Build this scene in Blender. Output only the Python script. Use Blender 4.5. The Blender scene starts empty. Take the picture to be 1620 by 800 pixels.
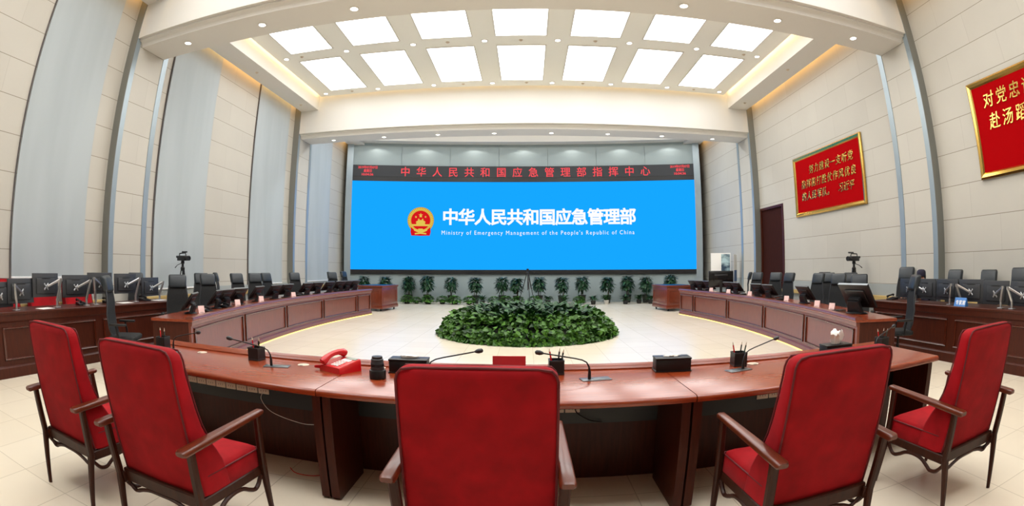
import bpy, bmesh, math, random
from mathutils import Vector, Matrix
random.seed(7)
S = bpy.context.scene
COL = S.collection
PI = math.pi
def R(d): return math.radians(d)

# ------------------------------------------------------------------ camera
HC = 1.47
def cam_axes(yaw, pitch):
    cy, sy = math.cos(yaw), math.sin(yaw); cp, sp = math.cos(pitch), math.sin(pitch)
    Rz = Matrix(((cy, -sy, 0), (sy, cy, 0), (0, 0, 1)))
    Rx = Matrix(((1, 0, 0), (0, cp, sp), (0, -sp, cp)))
    return Rx @ Rz
A = cam_axes(-0.029, 0.030)
cd = bpy.data.cameras.new('camera'); cam = bpy.data.objects.new('camera', cd); COL.objects.link(cam)
cd.type = 'PANO'
cd.panorama_type = 'FISHEYE_EQUISOLID'
cd.sensor_width = 36.0
cd.fisheye_lens = 783.8 * 36.0 / 1620.0
cd.fisheye_fov = R(180)
cd.clip_start = 0.02; cd.clip_end = 200
M3 = Matrix((A[0], A[2], -A[1])).transposed()
cam.matrix_world = Matrix.Translation((0, 0, HC)) @ M3.to_4x4()
S.camera = cam

# ------------------------------------------------------------------ world, exposure, light levels
w = bpy.data.worlds.new('world'); S.world = w; w.use_nodes = True
w.node_tree.nodes['Background'].inputs[0].default_value = (.8, .9, 1, 1)
w.node_tree.nodes['Background'].inputs[1].default_value = 0.3
S.view_settings.view_transform = 'Standard'
try: S.view_settings.look = 'None'
except Exception: pass
S.view_settings.exposure = 0.0
S.view_settings.gamma = 1.0
S.view_settings.use_curve_mapping = False
S.cycles.use_denoising = True
S.cycles.max_bounces = 10
S.cycles.diffuse_bounces = 6
S.cycles.sample_clamp_indirect = 6.0
S.cycles.caustics_reflective = False
PANEL_LIGHT = 6.5        # ceiling light panels
COVE_CEIL = 3.2         # warm LED coves, W per metre
COVE_WALL = 3.0
SPOT_W = 16.0
DOWNLIGHT = 8.0
SCREEN = 1.0

# ------------------------------------------------------------------ helpers
def lin(c):
    c = c / 255.0
    return c / 12.92 if c <= .04045 else ((c + .055) / 1.055) ** 2.4
def rgb(r, g, b): return (lin(r), lin(g), lin(b), 1)

def tag(o, label=None, cat=None, group=None, kind=None):
    if label: o['label'] = label
    if cat: o['category'] = cat
    if group: o['group'] = group
    if kind: o['kind'] = kind
    return o
def empty(name, loc=(0, 0, 0), rz=0.0, label=None, cat=None, group=None):
    o = bpy.data.objects.new(name, None); COL.objects.link(o)
    o.location = loc; o.rotation_euler = (0, 0, rz); o.empty_display_size = .1
    return tag(o, label, cat, group)
def kids(o): return [c for c in bpy.data.objects if c.parent == o]
def copy_tree(o, parent=None, _map=None):
    if _map is None:
        _map = {}
        for c in bpy.data.objects:
            if c.parent: _map.setdefault(c.parent.name, []).append(c)
    c = o.copy(); COL.objects.link(c)
    if parent: c.parent = parent
    for ch in _map.get(o.name, []): copy_tree(ch, c, _map)
    return c
def place(proto, used, loc, rz, label, group=None, scale=None):
    o = proto if proto.name not in used else copy_tree(proto)
    used.add(proto.name)
    o.location = loc; o.rotation_euler = (0, 0, rz); o['label'] = label
    if group: o['group'] = group
    if scale: o.scale = (scale, scale, scale)
    return o
ORD = ['first', 'second', 'third', 'fourth', 'fifth', 'sixth', 'seventh', 'eighth', 'ninth', 'tenth', 'eleventh', 'twelfth',
       'thirteenth', 'fourteenth', 'fifteenth', 'sixteenth', 'seventeenth', 'eighteenth', 'nineteenth', 'twentieth']

class MB:
    def __init__(self): self.bm = bmesh.new()
    def _xf(self, vs, M):
        if M is not None:
            for v in vs: v.co = M @ v.co
    def box(self, x0, x1, y0, y1, z0, z1, bevel=0, seg=2, M=None):
        vs = [self.bm.verts.new((x, y, z)) for x in (x0, x1) for y in (y0, y1) for z in (z0, z1)]
        fs = [(0, 1, 3, 2), (4, 6, 7, 5), (0, 4, 5, 1), (2, 3, 7, 6), (0, 2, 6, 4), (1, 5, 7, 3)]
        F = [self.bm.faces.new([vs[i] for i in f]) for f in fs]
        allv = set(vs)
        if bevel:
            es = set(e for f in F for e in f.edges)
            r = bmesh.ops.bevel(self.bm, geom=list(es), offset=bevel, segments=seg, affect='EDGES', profile=.5)
            allv = set(v for v in vs if v.is_valid) | set(v for f in r['faces'] for v in f.verts) | set(r['verts'])
        self._xf(allv, M); return self
    def loft(self, secs, cap=True, closed=True, M=None):
        rings = [[self.bm.verts.new(p) for p in s] for s in secs]
        n = len(rings[0])
        for a, b in zip(rings, rings[1:]):
            for i in range(n if closed else n - 1):
                j = (i + 1) % n
                try: self.bm.faces.new((a[i], a[j], b[j], b[i]))
                except ValueError: pass
        if cap and closed:
            for r in (rings[0][::-1], rings[-1]):
                try: self.bm.faces.new(r)
                except ValueError: pass
        self._xf([v for r in rings for v in r], M); return self
    def tube(self, pts, r, n=8, cap=True, M=None):
        pts = [Vector(p) for p in pts]
        rr = r if isinstance(r, (list, tuple)) else [r] * len(pts)
        secs = []; up = None
        for i, p in enumerate(pts):
            t = (pts[min(i + 1, len(pts) - 1)] - pts[max(i - 1, 0)])
            if t.length < 1e-9: t = Vector((0, 0, 1))
            t.normalize()
            if up is None:
                up = Vector((0, 0, 1)) if abs(t.z) < .9 else Vector((1, 0, 0))
            u = up - t * up.dot(t)
            if u.length < 1e-6: u = t.orthogonal()
            u.normalize(); v = t.cross(u); up = u
            secs.append([p + (u * math.cos(2 * PI * k / n) + v * math.sin(2 * PI * k / n)) * rr[i] for k in range(n)])
        return self.loft(secs, cap, True, M)
    def bar(self, p0, p1, w, d, up=(0, 0, 1), bevel=0, M=None, w1=None, d1=None):
        p0, p1 = Vector(p0), Vector(p1); t = (p1 - p0); L = t.length; t.normalize()
        u = Vector(up) - t * Vector(up).dot(t)
        if u.length < 1e-5: u = t.orthogonal()
        u.normalize(); v = t.cross(u)
        def sec(p, w, d):
            b = min(w, d) * .22
            q = [(-w / 2 + b, -d / 2), (w / 2 - b, -d / 2), (w / 2, -d / 2 + b), (w / 2, d / 2 - b), (w / 2 - b, d / 2), (-w / 2 + b, d / 2), (-w / 2, d / 2 - b), (-w / 2, -d / 2 + b)]
            return [p + v * a + u * c for a, c in q]
        return self.loft([sec(p0, w, d), sec(p1, w1 or w, d1 or d)], True, True, M)
    def lathe(self, prof, n=24, M=None, loc=(0, 0, 0)):
        L = Vector(loc)
        return self.loft([[L + Vector((r * math.cos(2 * PI * k / n), r * math.sin(2 * PI * k / n), z)) for k in range(n)] for r, z in prof], True, True, M)
    def prism(self, poly, z0, z1, M=None):
        return self.loft([[Vector((x, y, z0)) for x, y in poly], [Vector((x, y, z1)) for x, y in poly]], True, True, M)
    def quad(self, a, b, c, d):
        self.bm.faces.new([self.bm.verts.new(p) for p in (a, b, c, d)]); return self
    def build(self, name, mat, parent=None, smooth=True, angle=35):
        bmesh.ops.recalc_face_normals(self.bm, faces=self.bm.faces[:])
        me = bpy.data.meshes.new(name); self.bm.to_mesh(me); self.bm.free()
        me.materials.append(mat)
        if smooth and len(me.polygons):
            me.polygons.foreach_set('use_smooth', [True] * len(me.polygons))
            try: me.set_sharp_from_angle(angle=R(angle))
            except Exception: pass
        o = bpy.data.objects.new(name, me); COL.objects.link(o)
        if parent: o.parent = parent
        return o
def smooth(pts, k=5):
    c = [Vector(p) for p in pts]; out = []
    for i in range(len(c) - 1):
        p0, p1, p2, p3 = c[max(i - 1, 0)], c[i], c[i + 1], c[min(i + 2, len(c) - 1)]
        for q in range(k):
            t = q / k; out.append(.5 * ((2 * p1) + (p2 - p0) * t + (2 * p0 - 5 * p1 + 4 * p2 - p3) * t * t + (3 * p1 - p0 - 3 * p2 + p3) * t ** 3))
    return out + [c[-1]]
def rrect(cx, cy, hw, hd, r, n=4):
    out = []
    r = min(r, hw * .98, hd * .98)
    for sx, sy, a0 in ((1, -1, -90), (1, 1, 0), (-1, 1, 90), (-1, -1, 180)):
        for k in range(n + 1):
            a = R(a0 + 90 * k / n)
            out.append((cx + sx * (hw - r) + r * math.cos(a), cy + sy * (hd - r) + r * math.sin(a)))
    return out

# ------------------------------------------------------------------ materials
def mat(name, col, rough=.5, metal=0, spec=.5, coat=0, sheen=0):
    m = bpy.data.materials.new(name); m.use_nodes = True
    b = m.node_tree.nodes['Principled BSDF']
    b.inputs['Base Color'].default_value = col; b.inputs['Roughness'].default_value = rough
    b.inputs['Metallic'].default_value = metal; b.inputs['Specular IOR Level'].default_value = spec
    b.inputs['Coat Weight'].default_value = coat; b.inputs['Coat Roughness'].default_value = .15
    b.inputs['Sheen Weight'].default_value = sheen; b.inputs['Sheen Tint'].default_value = (1, .25, .3, 1)
    return m
def emis(name, col, s):
    m = bpy.data.materials.new(name); m.use_nodes = True; nt = m.node_tree; nt.nodes.clear()
    e = nt.nodes.new('ShaderNodeEmission'); o = nt.nodes.new('ShaderNodeOutputMaterial')
    e.inputs[0].default_value = col; e.inputs[1].default_value = s; nt.links.new(e.outputs[0], o.inputs[0]); return m
def nodes(m): return m.node_tree.nodes, m.node_tree.links, m.node_tree.nodes['Principled BSDF']
def noise_mix(m, c0, c1, scale, detail=4, stretch=None, lo=.35, hi=.65, bump=0):
    N, L, b = nodes(m)
    tc = N.new('ShaderNodeTexCoord'); mp = N.new('ShaderNodeMapping'); nz = N.new('ShaderNodeTexNoise'); cr = N.new('ShaderNodeValToRGB')
    if stretch: mp.inputs['Scale'].default_value = stretch
    nz.inputs['Scale'].default_value = scale; nz.inputs['Detail'].default_value = detail
    L.new(tc.outputs['Object'], mp.inputs[0]); L.new(mp.outputs[0], nz.inputs['Vector']); L.new(nz.outputs[0], cr.inputs[0])
    cr.color_ramp.elements[0].position = lo; cr.color_ramp.elements[1].position = hi
    cr.color_ramp.elements[0].color = c0; cr.color_ramp.elements[1].color = c1
    L.new(cr.outputs[0], b.inputs['Base Color'])
    if bump:
        bp = N.new('ShaderNodeBump'); bp.inputs['Strength'].default_value = bump; bp.inputs['Distance'].default_value = .01
        L.new(nz.outputs[0], bp.inputs['Height']); L.new(bp.outputs[0], b.inputs['Normal'])
    return m
def brick(m, coord_fn, bw, bh, c1, c2, cm, mortar, offset=.5, shift=(0, 0)):
    """tiles over world coordinates"""
    N, L, b = nodes(m)
    g = N.new('ShaderNodeNewGeometry'); sp = N.new('ShaderNodeSeparateXYZ'); cb = N.new('ShaderNodeCombineXYZ')
    L.new(g.outputs['Position'], sp.inputs[0])
    ax, ay = coord_fn
    ad = N.new('ShaderNodeVectorMath'); ad.operation = 'ADD'; ad.inputs[1].default_value = (shift[0], shift[1], 0)
    L.new(sp.outputs[ax], cb.inputs[0]); L.new(sp.outputs[ay], cb.inputs[1]); L.new(cb.outputs[0], ad.inputs[0])
    br = N.new('ShaderNodeTexBrick'); L.new(ad.outputs[0], br.inputs['Vector'])
    br.offset = offset; br.inputs['Scale'].default_value = 1; br.inputs['Brick Width'].default_value = bw; br.inputs['Row Height'].default_value = bh
    br.inputs['Mortar Size'].default_value = mortar; br.inputs['Mortar Smooth'].default_value = .1; br.inputs['Bias'].default_value = 0
    br.inputs['Color1'].default_value = c1; br.inputs['Color2'].default_value = c2; br.inputs['Mortar'].default_value = cm
    nz = N.new('ShaderNodeTexNoise'); nz.inputs['Scale'].default_value = 1.3; nz.inputs['Detail'].default_value = 5
    L.new(g.outputs['Position'], nz.inputs['Vector'])
    mx = N.new('ShaderNodeMix'); mx.data_type = 'RGBA'; mx.blend_type = 'MULTIPLY'; mx.inputs[0].default_value = .10
    L.new(br.outputs['Color'], mx.inputs[6]); L.new(nz.outputs[0], mx.inputs[7]); L.new(mx.outputs[2], b.inputs['Base Color'])
    return m

def stone(name, axis):
    m = brick(mat(name, rgb(196, 190, 178), .6, spec=.25), (axis, 'Z'), 1.5, .6, rgb(197, 193, 183), rgb(193, 189, 179), rgb(181, 176, 166), .005, .5, (0.3, -.46))
    N, L, b = nodes(m)
    g = N.new('ShaderNodeNewGeometry'); sp = N.new('ShaderNodeSeparateXYZ'); L.new(g.outputs['Position'], sp.inputs[0])
    a1 = N.new('ShaderNodeMath'); a1.operation = 'ADD'; a1.inputs[1].default_value = -.46 + 12; L.new(sp.outputs['Z'], a1.inputs[0])
    a2 = N.new('ShaderNodeMath'); a2.operation = 'PINGPONG'; a2.inputs[1].default_value = .3; L.new(a1.outputs[0], a2.inputs[0])
    a3 = N.new('ShaderNodeMath'); a3.operation = 'LESS_THAN'; a3.inputs[1].default_value = .006; L.new(a2.outputs[0], a3.inputs[0])
    src = b.inputs['Base Color'].links[0].from_socket
    mx = N.new('ShaderNodeMix'); mx.data_type = 'RGBA'; mx.inputs[7].default_value = rgb(140, 132, 118)
    L.new(a3.outputs[0], mx.inputs[0]); L.new(src, mx.inputs[6]); L.new(mx.outputs[2], b.inputs['Base Color'])
    return m
m_stone = stone('stone cladding', 'Y')
m_stone_x = stone('stone cladding rear', 'X')
m_floor = brick(mat('floor tiles', rgb(228, 216, 196), .22, spec=.45), ('X', 'Y'), .6, .6, rgb(240, 229, 208), rgb(236, 224, 202), rgb(206, 194, 172), .004, .0, (-.117, .1))
m_ceil = mat('ceiling paint', rgb(236, 236, 230), .8, spec=.2)
m_beam = mat('beam plaster', rgb(216, 214, 209), .75, spec=.2)
m_dkmetal = mat('dark grey metal cladding', rgb(124, 126, 122), .45, .2)
m_ltmetal = mat('blue grey metal trim', rgb(150, 163, 170), .35, .35)
m_screenwall = mat('grey wall panels', rgb(150, 163, 165), .55, spec=.3)
m_wains = mat('grey wall panel', rgb(165, 170, 168), .5, .1)
m_black = mat('black plastic', rgb(18, 18, 20), .4)
m_black_gl = mat('black glossy plastic', rgb(12, 12, 14), .15)
m_dkgrey = mat('dark grey plastic', rgb(46, 48, 52), .45)
m_silver = mat('silver metal', rgb(190, 192, 195), .3, .9)
m_steel = mat('brushed steel', rgb(120, 125, 128), .35, .9)
m_gold = mat('polished gold', rgb(214, 176, 96), .18, 1.0)
m_white = mat('white paper', rgb(238, 236, 232), .7)
m_pinkcard = mat('pale pink card', rgb(236, 200, 196), .7)
m_beige = mat('beige plastic', rgb(206, 190, 170), .45)
m_blind = noise_mix(mat('grey blind fabric', rgb(172, 180, 183), .85, spec=.15), rgb(168, 176, 179), rgb(176, 184, 187), 1.2, 2, (1, 1.5, .2))
m_blindrail = mat('white metal rail', rgb(235, 236, 236), .4)
m_gap = mat('dark joint and gap shade', rgb(92, 88, 88), .8)
def wood(name, c0, c1, rough, coat, stretch):
    m = noise_mix(mat(name, c0, rough, spec=.5 if coat > .12 else .2, coat=coat), c0, c1, 6, 6, stretch, .3, .7)
    return m
m_wood = wood('mahogany top', rgb(120, 45, 18), rgb(146, 60, 26), .24, .35, (1.2, 9, 9))
m_wood_v = wood('mahogany veneer', rgb(100, 40, 22), rgb(118, 52, 30), .32, .5, (8, 8, .9))
m_wood_dk = wood('dark mahogany veneer', rgb(58, 22, 12), rgb(74, 30, 16), .42, .1, (8, 8, .9))
m_wood_leg = wood('dark walnut', rgb(46, 19, 10), rgb(62, 27, 14), .4, .1, (8, 8, 1))
m_wood_arm = wood('polished walnut arm', rgb(84, 32, 15), rgb(104, 43, 20), .32, .2, (9, 1, 9))
m_mould = wood('dark polished moulding', rgb(64, 24, 13), rgb(80, 32, 18), .22, .6, (8, 8, .9))
m_rail = wood('pale wood rail', rgb(176, 150, 96), rgb(190, 164, 110), .45, 0, (9, .6, 9))
m_door = wood('dark red door veneer', rgb(44, 12, 7), rgb(56, 18, 10), .9, 0, (6, 6, .7))
m_red = noise_mix(mat('red velvet', rgb(176, 12, 26), .8, spec=.2, sheen=.12), rgb(134, 1, 10), rgb(162, 4, 18), 9, 5, None, .3, .7, .15)
m_piping = mat('dark red piping', rgb(96, 6, 16), .7)
m_fabric = noise_mix(mat('black mesh fabric', rgb(14, 15, 17), .75), rgb(11, 12, 13), rgb(22, 24, 26), 60, 2)
m_leather = mat('charcoal leather', rgb(38, 45, 51), .40)
m_posterred = mat('red felt board', rgb(162, 1, 6), .85, spec=.05)
m_redplastic = mat('red plastic', rgb(200, 16, 26), .25, coat=.3)
m_redcard = mat('red card', rgb(196, 44, 54), .6)
m_diff = emis('light panel', (1, .99, .968, 1), PANEL_LIGHT)
m_dl = emis('downlight lamp', (1, .95, .86, 1), DOWNLIGHT)
m_led = emis('warm strip light', (1, .78, .22, 1), 2.2)
m_blue = emis('screen blue', (lin(22), lin(168), 1.1, 1), SCREEN)
m_scr_white = emis('screen white', (1, 1, 1, 1), SCREEN)
m_scr_gold = emis('screen gold', rgb(228, 196, 84), SCREEN)
m_scr_gold2 = emis('screen dark gold', rgb(190, 140, 50), SCREEN)
m_scr_red = emis('screen red', rgb(214, 24, 30), SCREEN)
m_ledred = emis('led red', rgb(255, 84, 92), SCREEN)
m_ledboard = mat('led board', rgb(40, 42, 46), .6)
def leafmat(name, a, b, rough=.45):
    m = mat(name, a, rough, spec=.4); N, L, bs = nodes(m)
    g = N.new('ShaderNodeNewGeometry'); cr = N.new('ShaderNodeValToRGB')
    cr.color_ramp.elements[0].color = a; cr.color_ramp.elements[1].color = b
    L.new(g.outputs['Random Per Island'], cr.inputs[0]); L.new(cr.outputs[0], bs.inputs['Base Color']); return m
m_leaf = leafmat('pothos leaves', rgb(22, 56, 12), rgb(80, 128, 40))
m_leaf_in = leafmat('broad dark leaves', rgb(16, 44, 22), rgb(58, 100, 52), .5)
m_leaf_tall = leafmat('tall plant leaves', rgb(16, 42, 28), rgb(56, 94, 60), .4)
m_leaf_bush = leafmat('bush leaves', rgb(36, 84, 28), rgb(104, 156, 66))
m_soil = mat('dark soil', rgb(20, 28, 14), .9)
m_stem = mat('plant stem', rgb(66, 58, 34), .8)
m_pot = mat('black plant pot', rgb(24, 24, 24), .5)
m_potw = mat('pale plant pot', rgb(206, 204, 198), .4)
m_skin = mat('skin', rgb(206, 150, 124), .5)
m_navy = mat('navy cloth', rgb(30, 28, 50), .8)

# ================================================================== SETTING
XL, XR = -7.94, 7.81          # stone walls
PL, PR = -7.72, 7.59          # pillar faces
YB = 21.6; YR = -7.0          # back and rear walls
ZC = 7.235                    # inner ceiling
XC = -.103                    # light grid axis
def struct(mb, name, m, parent=None, label=None, smooth=False):
    o = mb.build(name, m, parent, smooth)
    if not parent: o['kind'] = 'structure'
    if label: o['label'] = label
    return o
struct(MB().box(XL - .3, XR + .3, YR - .3, YB + .4, -.15, 0), 'floor', m_floor, label='pale polished tile floor of the meeting hall')
struct(MB().box(XL - .25, XL, YR - .3, YB + .4, 0, 7.75), 'wall_left', m_stone, label='stone clad left wall with grey blinds')
# right wall with a door opening
DY0, DY1, DZ = 13.42, 14.92, 3.32
mb = MB(); mb.box(XR, XR + .25, YR - .3, DY0, 0, 7.75); mb.box(XR, XR + .25, DY1, YB + .4, 0, 7.75); mb.box(XR, XR + .25, DY0, DY1, DZ, 7.75)
struct(mb, 'wall_right', m_stone, label='stone clad right wall with red signs')
struct(MB().box(XL - .25, XR + .25, YR - .25, YR, 0, 7.75), 'wall_rear', m_stone_x, label='stone clad wall behind the camera')
struct(MB().box(XL - .25, XR + .25, YB, YB + .25, 0, 7.75), 'wall_back', m_screenwall, label='wall behind the screen')
# ceiling: top slab + inner panels
mb = MB(); mb.box(XL - .25, XR + .25, YR - .25, YB + .25, 7.6, 7.75)
BAYS = [(-.6, 6.42, 6.50), (7.75, 14.93, 15.03)]
mb.box(-6.92, 6.70, -1.0, 6.38, ZC, ZC + .1); mb.box(PL, PR, YR, -2.0, ZC, ZC + .1); mb.box(-6.92, 6.70, 7.9, 14.90, ZC, ZC + .1); mb.box(PL, PR, 16.2, YB, ZC, ZC + .1)
struct(mb, 'ceiling', m_ceil, label='recessed inner ceiling with light panels')
# side soffits
mb = MB()
for y0, y1 in ((-1.2, 6.55), (7.6, 15.05), (15.9, 20.3)):
    mb.box(PL, -7.05, y0, y1, 6.8, 7.6)
struct(mb, 'trim_1', m_beam, label='dropped soffit along the left wall')
mb = MB()
for y0, y1 in ((-1.2, 6.55), (7.6, 15.05), (15.9, 20.3)):
    mb.box(6.87, PR, y0, y1, 6.8, 7.6)
struct(mb, 'trim_2', m_beam, label='dropped soffit along the right wall')
# cross beams with a stepped moulding
def beam(y, name, label):
    mb = MB()
    prof = [(y, 7.6), (y, 6.0), (y + .075, 6.0), (y + .075, 5.965), (y + .11, 5.96), (y + .15, 5.945), (y + .18, 5.92), (y + .20, 5.885), (y + .205, 5.86),
            (y + 1.0, 5.86), (y + 1.06, 5.9), (y + 1.06, 7.6)]
    mb.loft([[Vector((x, a, b)) for a, b in prof] for x in (PL - .02, PR + .02)])
    struct(mb, name, m_beam, label=label, smooth=False)
beam(6.54, 'trim_3', 'white cross beam nearest the camera'); beam(15.03, 'trim_4', 'white cross beam in front of the screen')
beam(-2.0, 'trim_5', 'white cross beam behind the camera')
# pillars
n = 6
for y in (6.52, 15.0):
    for sx, xw, xf, side in ((-1, XL, PL, 'left'), (1, XR, PR, 'right')):
        d = 1.18
        o = MB().box(min(xw, xf) + (.012 if sx > 0 else 0), max(xw, xf) - (.012 if sx < 0 else 0), y + .01, y + d - .01, 0, 7.6).build('trim_%d' % n, m_stone, None, False)
        tag(o, '%s pillar clad in pale stone with grey metal edges %s' % ('near' if y < 10 else 'far', 'on the ' + side + ' wall'), None, None, 'structure')
        q = MB().box(min(xw, xf - sx * 0), max(xw, xf), y, y + .012, 0, 7.6).build('side_cladding', m_dkmetal, o, False)
        q['label'] = 'dark grey metal side'
        xa, xb = (xf - .013, xf) if sx < 0 else (xf, xf + .013)
        MB().box(xa, xb, y + .012, y + .15, 0, 7.6).build('edge_strip', m_ltmetal, o, False)
        MB().box(xa, xb, y + d - .16, y + d, 0, 7.6).build('edge_strip', m_ltmetal, o, False)
        n += 1
# grey band and pale wooden rail along the walls
k = n
for sx, xw, side in ((-1, XL, 'left'), (1, XR, 'right')):
    mb = MB(); mr = MB()
    for y0, y1 in ((YR, 6.52), (7.70, DY0 - .1 if sx > 0 else 15.0), (16.18, 19.6)):
        xs = sorted((xw, xw - sx * .02)); mb.box(xs[0], xs[1], y0, y1, 0, 1.05 if sx > 0 else .95)
        xs = sorted((xw - sx * .02, xw - sx * .14)); mr.box(xs[0], xs[1], y0, y1, .70, .80, .01)
    struct(mb, 'trim_%d' % k, m_wains, label='grey dado panel along the %s wall' % side); k += 1
    struct(mr, 'trim_%d' % k, m_rail, label='pale wooden rail along the %s wall' % side); k += 1
# door
d = MB().box(XR + .03, XR + .09, DY0 + .03, DY1, 0, DZ - .03).build('door_1', m_door, None, False); tag(d, 'tall dark red wooden door beside the far right pillar', None, None, 'structure')
mb = MB()
mb.box(XR - .025, XR + .1, DY0 - .06, DY0 + .03, 0, DZ + .05, .008); mb.box(XR - .025, XR + .1, DY1 - .02, DY1 + .05, 0, DZ + .05, .008); mb.box(XR - .025, XR + .1, DY0 + .03, DY1 - .02, DZ - .03, DZ + .05, .008)
mb.build('door_frame', m_wood_dk, d, False)
MB().tube([(XR + .03, DY0 + .14, 1.0), (XR - .04, DY0 + .14, 1.0), (XR - .04, DY0 + .28, 1.0)], .012).build('door_handle', m_steel, d)
# curved screen wall, centre near the camera
CX0, CY0, RS = -.11, .20, 21.2
def arc(s, z, r=RS):
    a = s / RS
    return Vector((CX0 + r * math.sin(a), CY0 + r * math.cos(a), z))
def arcwall(s0, s1, z0, z1, r0, r1, n=40):
    mb = MB(); secs = []
    for i in range(n + 1):
        s = s0 + (s1 - s0) * i / n
        secs.append([arc(s, z0, r0), arc(s, z0, r1), arc(s, z1, r1), arc(s, z1, r0)])
    mb.loft(secs); return mb
S0, S1 = -7.53, 7.50
mb = MB(); pitch = (S1 - S0) / 7
for i in range(7):
    a, b = S0 + i * pitch, S0 + (i + 1) * pitch
    mb2 = arcwall(a + .006, b - .006, 5.91, 6.92, RS, RS + .08, 6)
    me = bpy.data.meshes.new('t'); mb2.bm.to_mesh(me); mb.bm.from_mesh(me); bpy.data.meshes.remove(me); mb2.bm.free()
mb2 = arcwall(S0, S1, 0, 1.19, RS + .02, RS + .1); me = bpy.data.meshes.new('t'); mb2.bm.to_mesh(me); mb.bm.from_mesh(me); mb2.bm.free()
mb2 = arcwall(S0, S1, 0, 6.95, RS + .08, RS + .2); me = bpy.data.meshes.new('t'); mb2.bm.to_mesh(me); mb.bm.from_mesh(me); mb2.bm.free()
struct(mb, 'trim_%d' % k, m_screenwall, label='curved grey panel wall around the big screen'); k += 1
mb = MB()
for s0, s1 in ((S0 - .28, S0), (S1, S1 + .28)):
    secs = [[arc(s, z, r) for s, r in ((s0, RS - .12), (s1, RS - .12), (s1, RS + .5), (s0, RS + .5))] for z in (0, 6.95)]
    mb.loft(secs)
struct(mb, 'trim_%d' % k, m_ltmetal, label='grey metal jambs either side of the screen'); k += 1
mb = arcwall(S0 - .25, S1 + .25, 6.9, 7.3, RS - .75, RS + .1)
mb2 = arcwall(S0 - .25, S1 + .25, 6.84, 6.9, RS - .78, RS - .6); me = bpy.data.meshes.new('t'); mb2.bm.to_mesh(me); mb.bm.from_mesh(me); mb2.bm.free()
struct(mb, 'trim_%d' % k, m_beam, label='curved white bulkhead above the screen'); k += 1

# ------------------------------------------------------------------ lamps: coves
def area(name, loc, rot, sx, sy, power, col):
    l = bpy.data.lights.new(name, 'AREA'); l.shape = 'RECTANGLE'; l.size = sx; l.size_y = sy; l.energy = power; l.color = col
    o = bpy.data.objects.new(name, l); COL.objects.link(o); o.location = loc; o.rotation_euler = rot; return o
WARM = (1, .70, .36); ORANGE = (1, .55, .18)
for y0, y1 in ((-.9, 6.4), (7.8, 14.9)):
    L = y1 - y0; ym = (y0 + y1) / 2
    area('cove_light', (-6.93, ym, ZC + .16), (0, R(35), 0), .08, L, COVE_CEIL * L, WARM)
    area('cove_light', (6.75, ym, ZC + .16), (0, R(-35), 0), .08, L, COVE_CEIL * L, WARM)
    area('cove_light', (-.1, y1 + .01, ZC + .16), (R(35), 0, 0), 13.6, .06, COVE_CEIL * 5.0, WARM)
for y0, y1 in ((-1.2, 6.45), (7.75, 14.95), (16.2, 20.2)):
    L = y1 - y0; ym = (y0 + y1) / 2
    area('cove_light', (-7.80, ym, 7.1), (0, R(20), 0), .1, L, COVE_WALL * L, ORANGE)
    area('cove_light', (7.67, ym, 7.1), (0, R(-20), 0), .1, L, COVE_WALL * L, ORANGE)
for i in range(7):
    s = S0 + (i + .5) * pitch
    l = bpy.data.lights.new('wall_washer', 'SPOT'); l.energy = SPOT_W; l.spot_size = R(140); l.spot_blend = .15; l.shadow_soft_size = .04; l.color = (1, .95, .88)
    o = bpy.data.objects.new('wall_washer', l); COL.objects.link(o); o.location = arc(s, 6.83, RS - .45); o.rotation_euler = (0, 0, -s / RS)
area('cove_light', (-.1, 16.35, 7.12), (R(62), 0, 0), 13.0, .08, 150, (1, .9, .78))
for x in (-5.7, -2.0, 1.8, 5.5):
    area('bay_fill_light', (x, 17.6, 7.2), (0, 0, 0), .3, .3, 70, (.86, .94, 1))  # added unseen fill lamps, brighten the far bay floor and beam underside

# ------------------------------------------------------------------ ceiling light panels and downlights
PW, PP = 1.247, 1.867
mbf = MB(); hw, hd = PW / 2, 1.25
for a in ((-hw - .03, -hw, -hd - .03, hd + .03), (hw, hw + .03, -hd - .03, hd + .03), (-hw, hw, -hd - .03, -hd), (-hw, hw, hd, hd + .03)):
    mbf.box(*a, -.02, .0)
pan = empty('ceiling_light', label='x', cat='ceiling light')
mbf.build('frame', m_beam, pan, False)
MB().box(-hw, hw, -hd, hd, -.012, -.001).build('diffuser', m_diff, pan, False)
used = set()
ROWS = [(13.10, 'far row', 'square ceiling light panels of the middle bay'), (9.99, 'second row', 'square ceiling light panels of the middle bay'),
        (4.7, None, 'ceiling light panels of the near bay, above the red chairs'), (1.3, None, 'ceiling light panels of the near bay, above the red chairs')]
SIDE = ['leftmost', 'second from left', 'third from left', 'middle', 'third from right', 'second from right', 'rightmost']
for y, rn, g in ROWS:
    for i in range(7):
        lab = ('glowing white ceiling light panel, %s in the row %s' % (SIDE[i], 'nearest the screen' if rn == 'far row' else 'just behind the near beam')) if rn else 'glowing white ceiling light panel in the near bay above the red chairs'
        place(pan, used, (XC + (i - 3) * PP, y, ZC), 0, lab, g)
dl = empty('downlight', label='x', cat='downlight')
MB().loft([[Vector((r * math.cos(2 * PI * k / 20), r * math.sin(2 * PI * k / 20), z)) for k in range(20)] for r, z in ((.068, 0), (.095, 0), (.095, -.006), (.068, -.012), (.068, 0))], False).build('trim_ring', m_beam, dl)
MB().lathe([(.0, -.002), (.069, -.002), (.069, -.006), (0, -.006)], 20).build('lamp', m_dl, dl)
DLX = [XC + (i - 3.5) * PP for i in range(8)]
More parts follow.
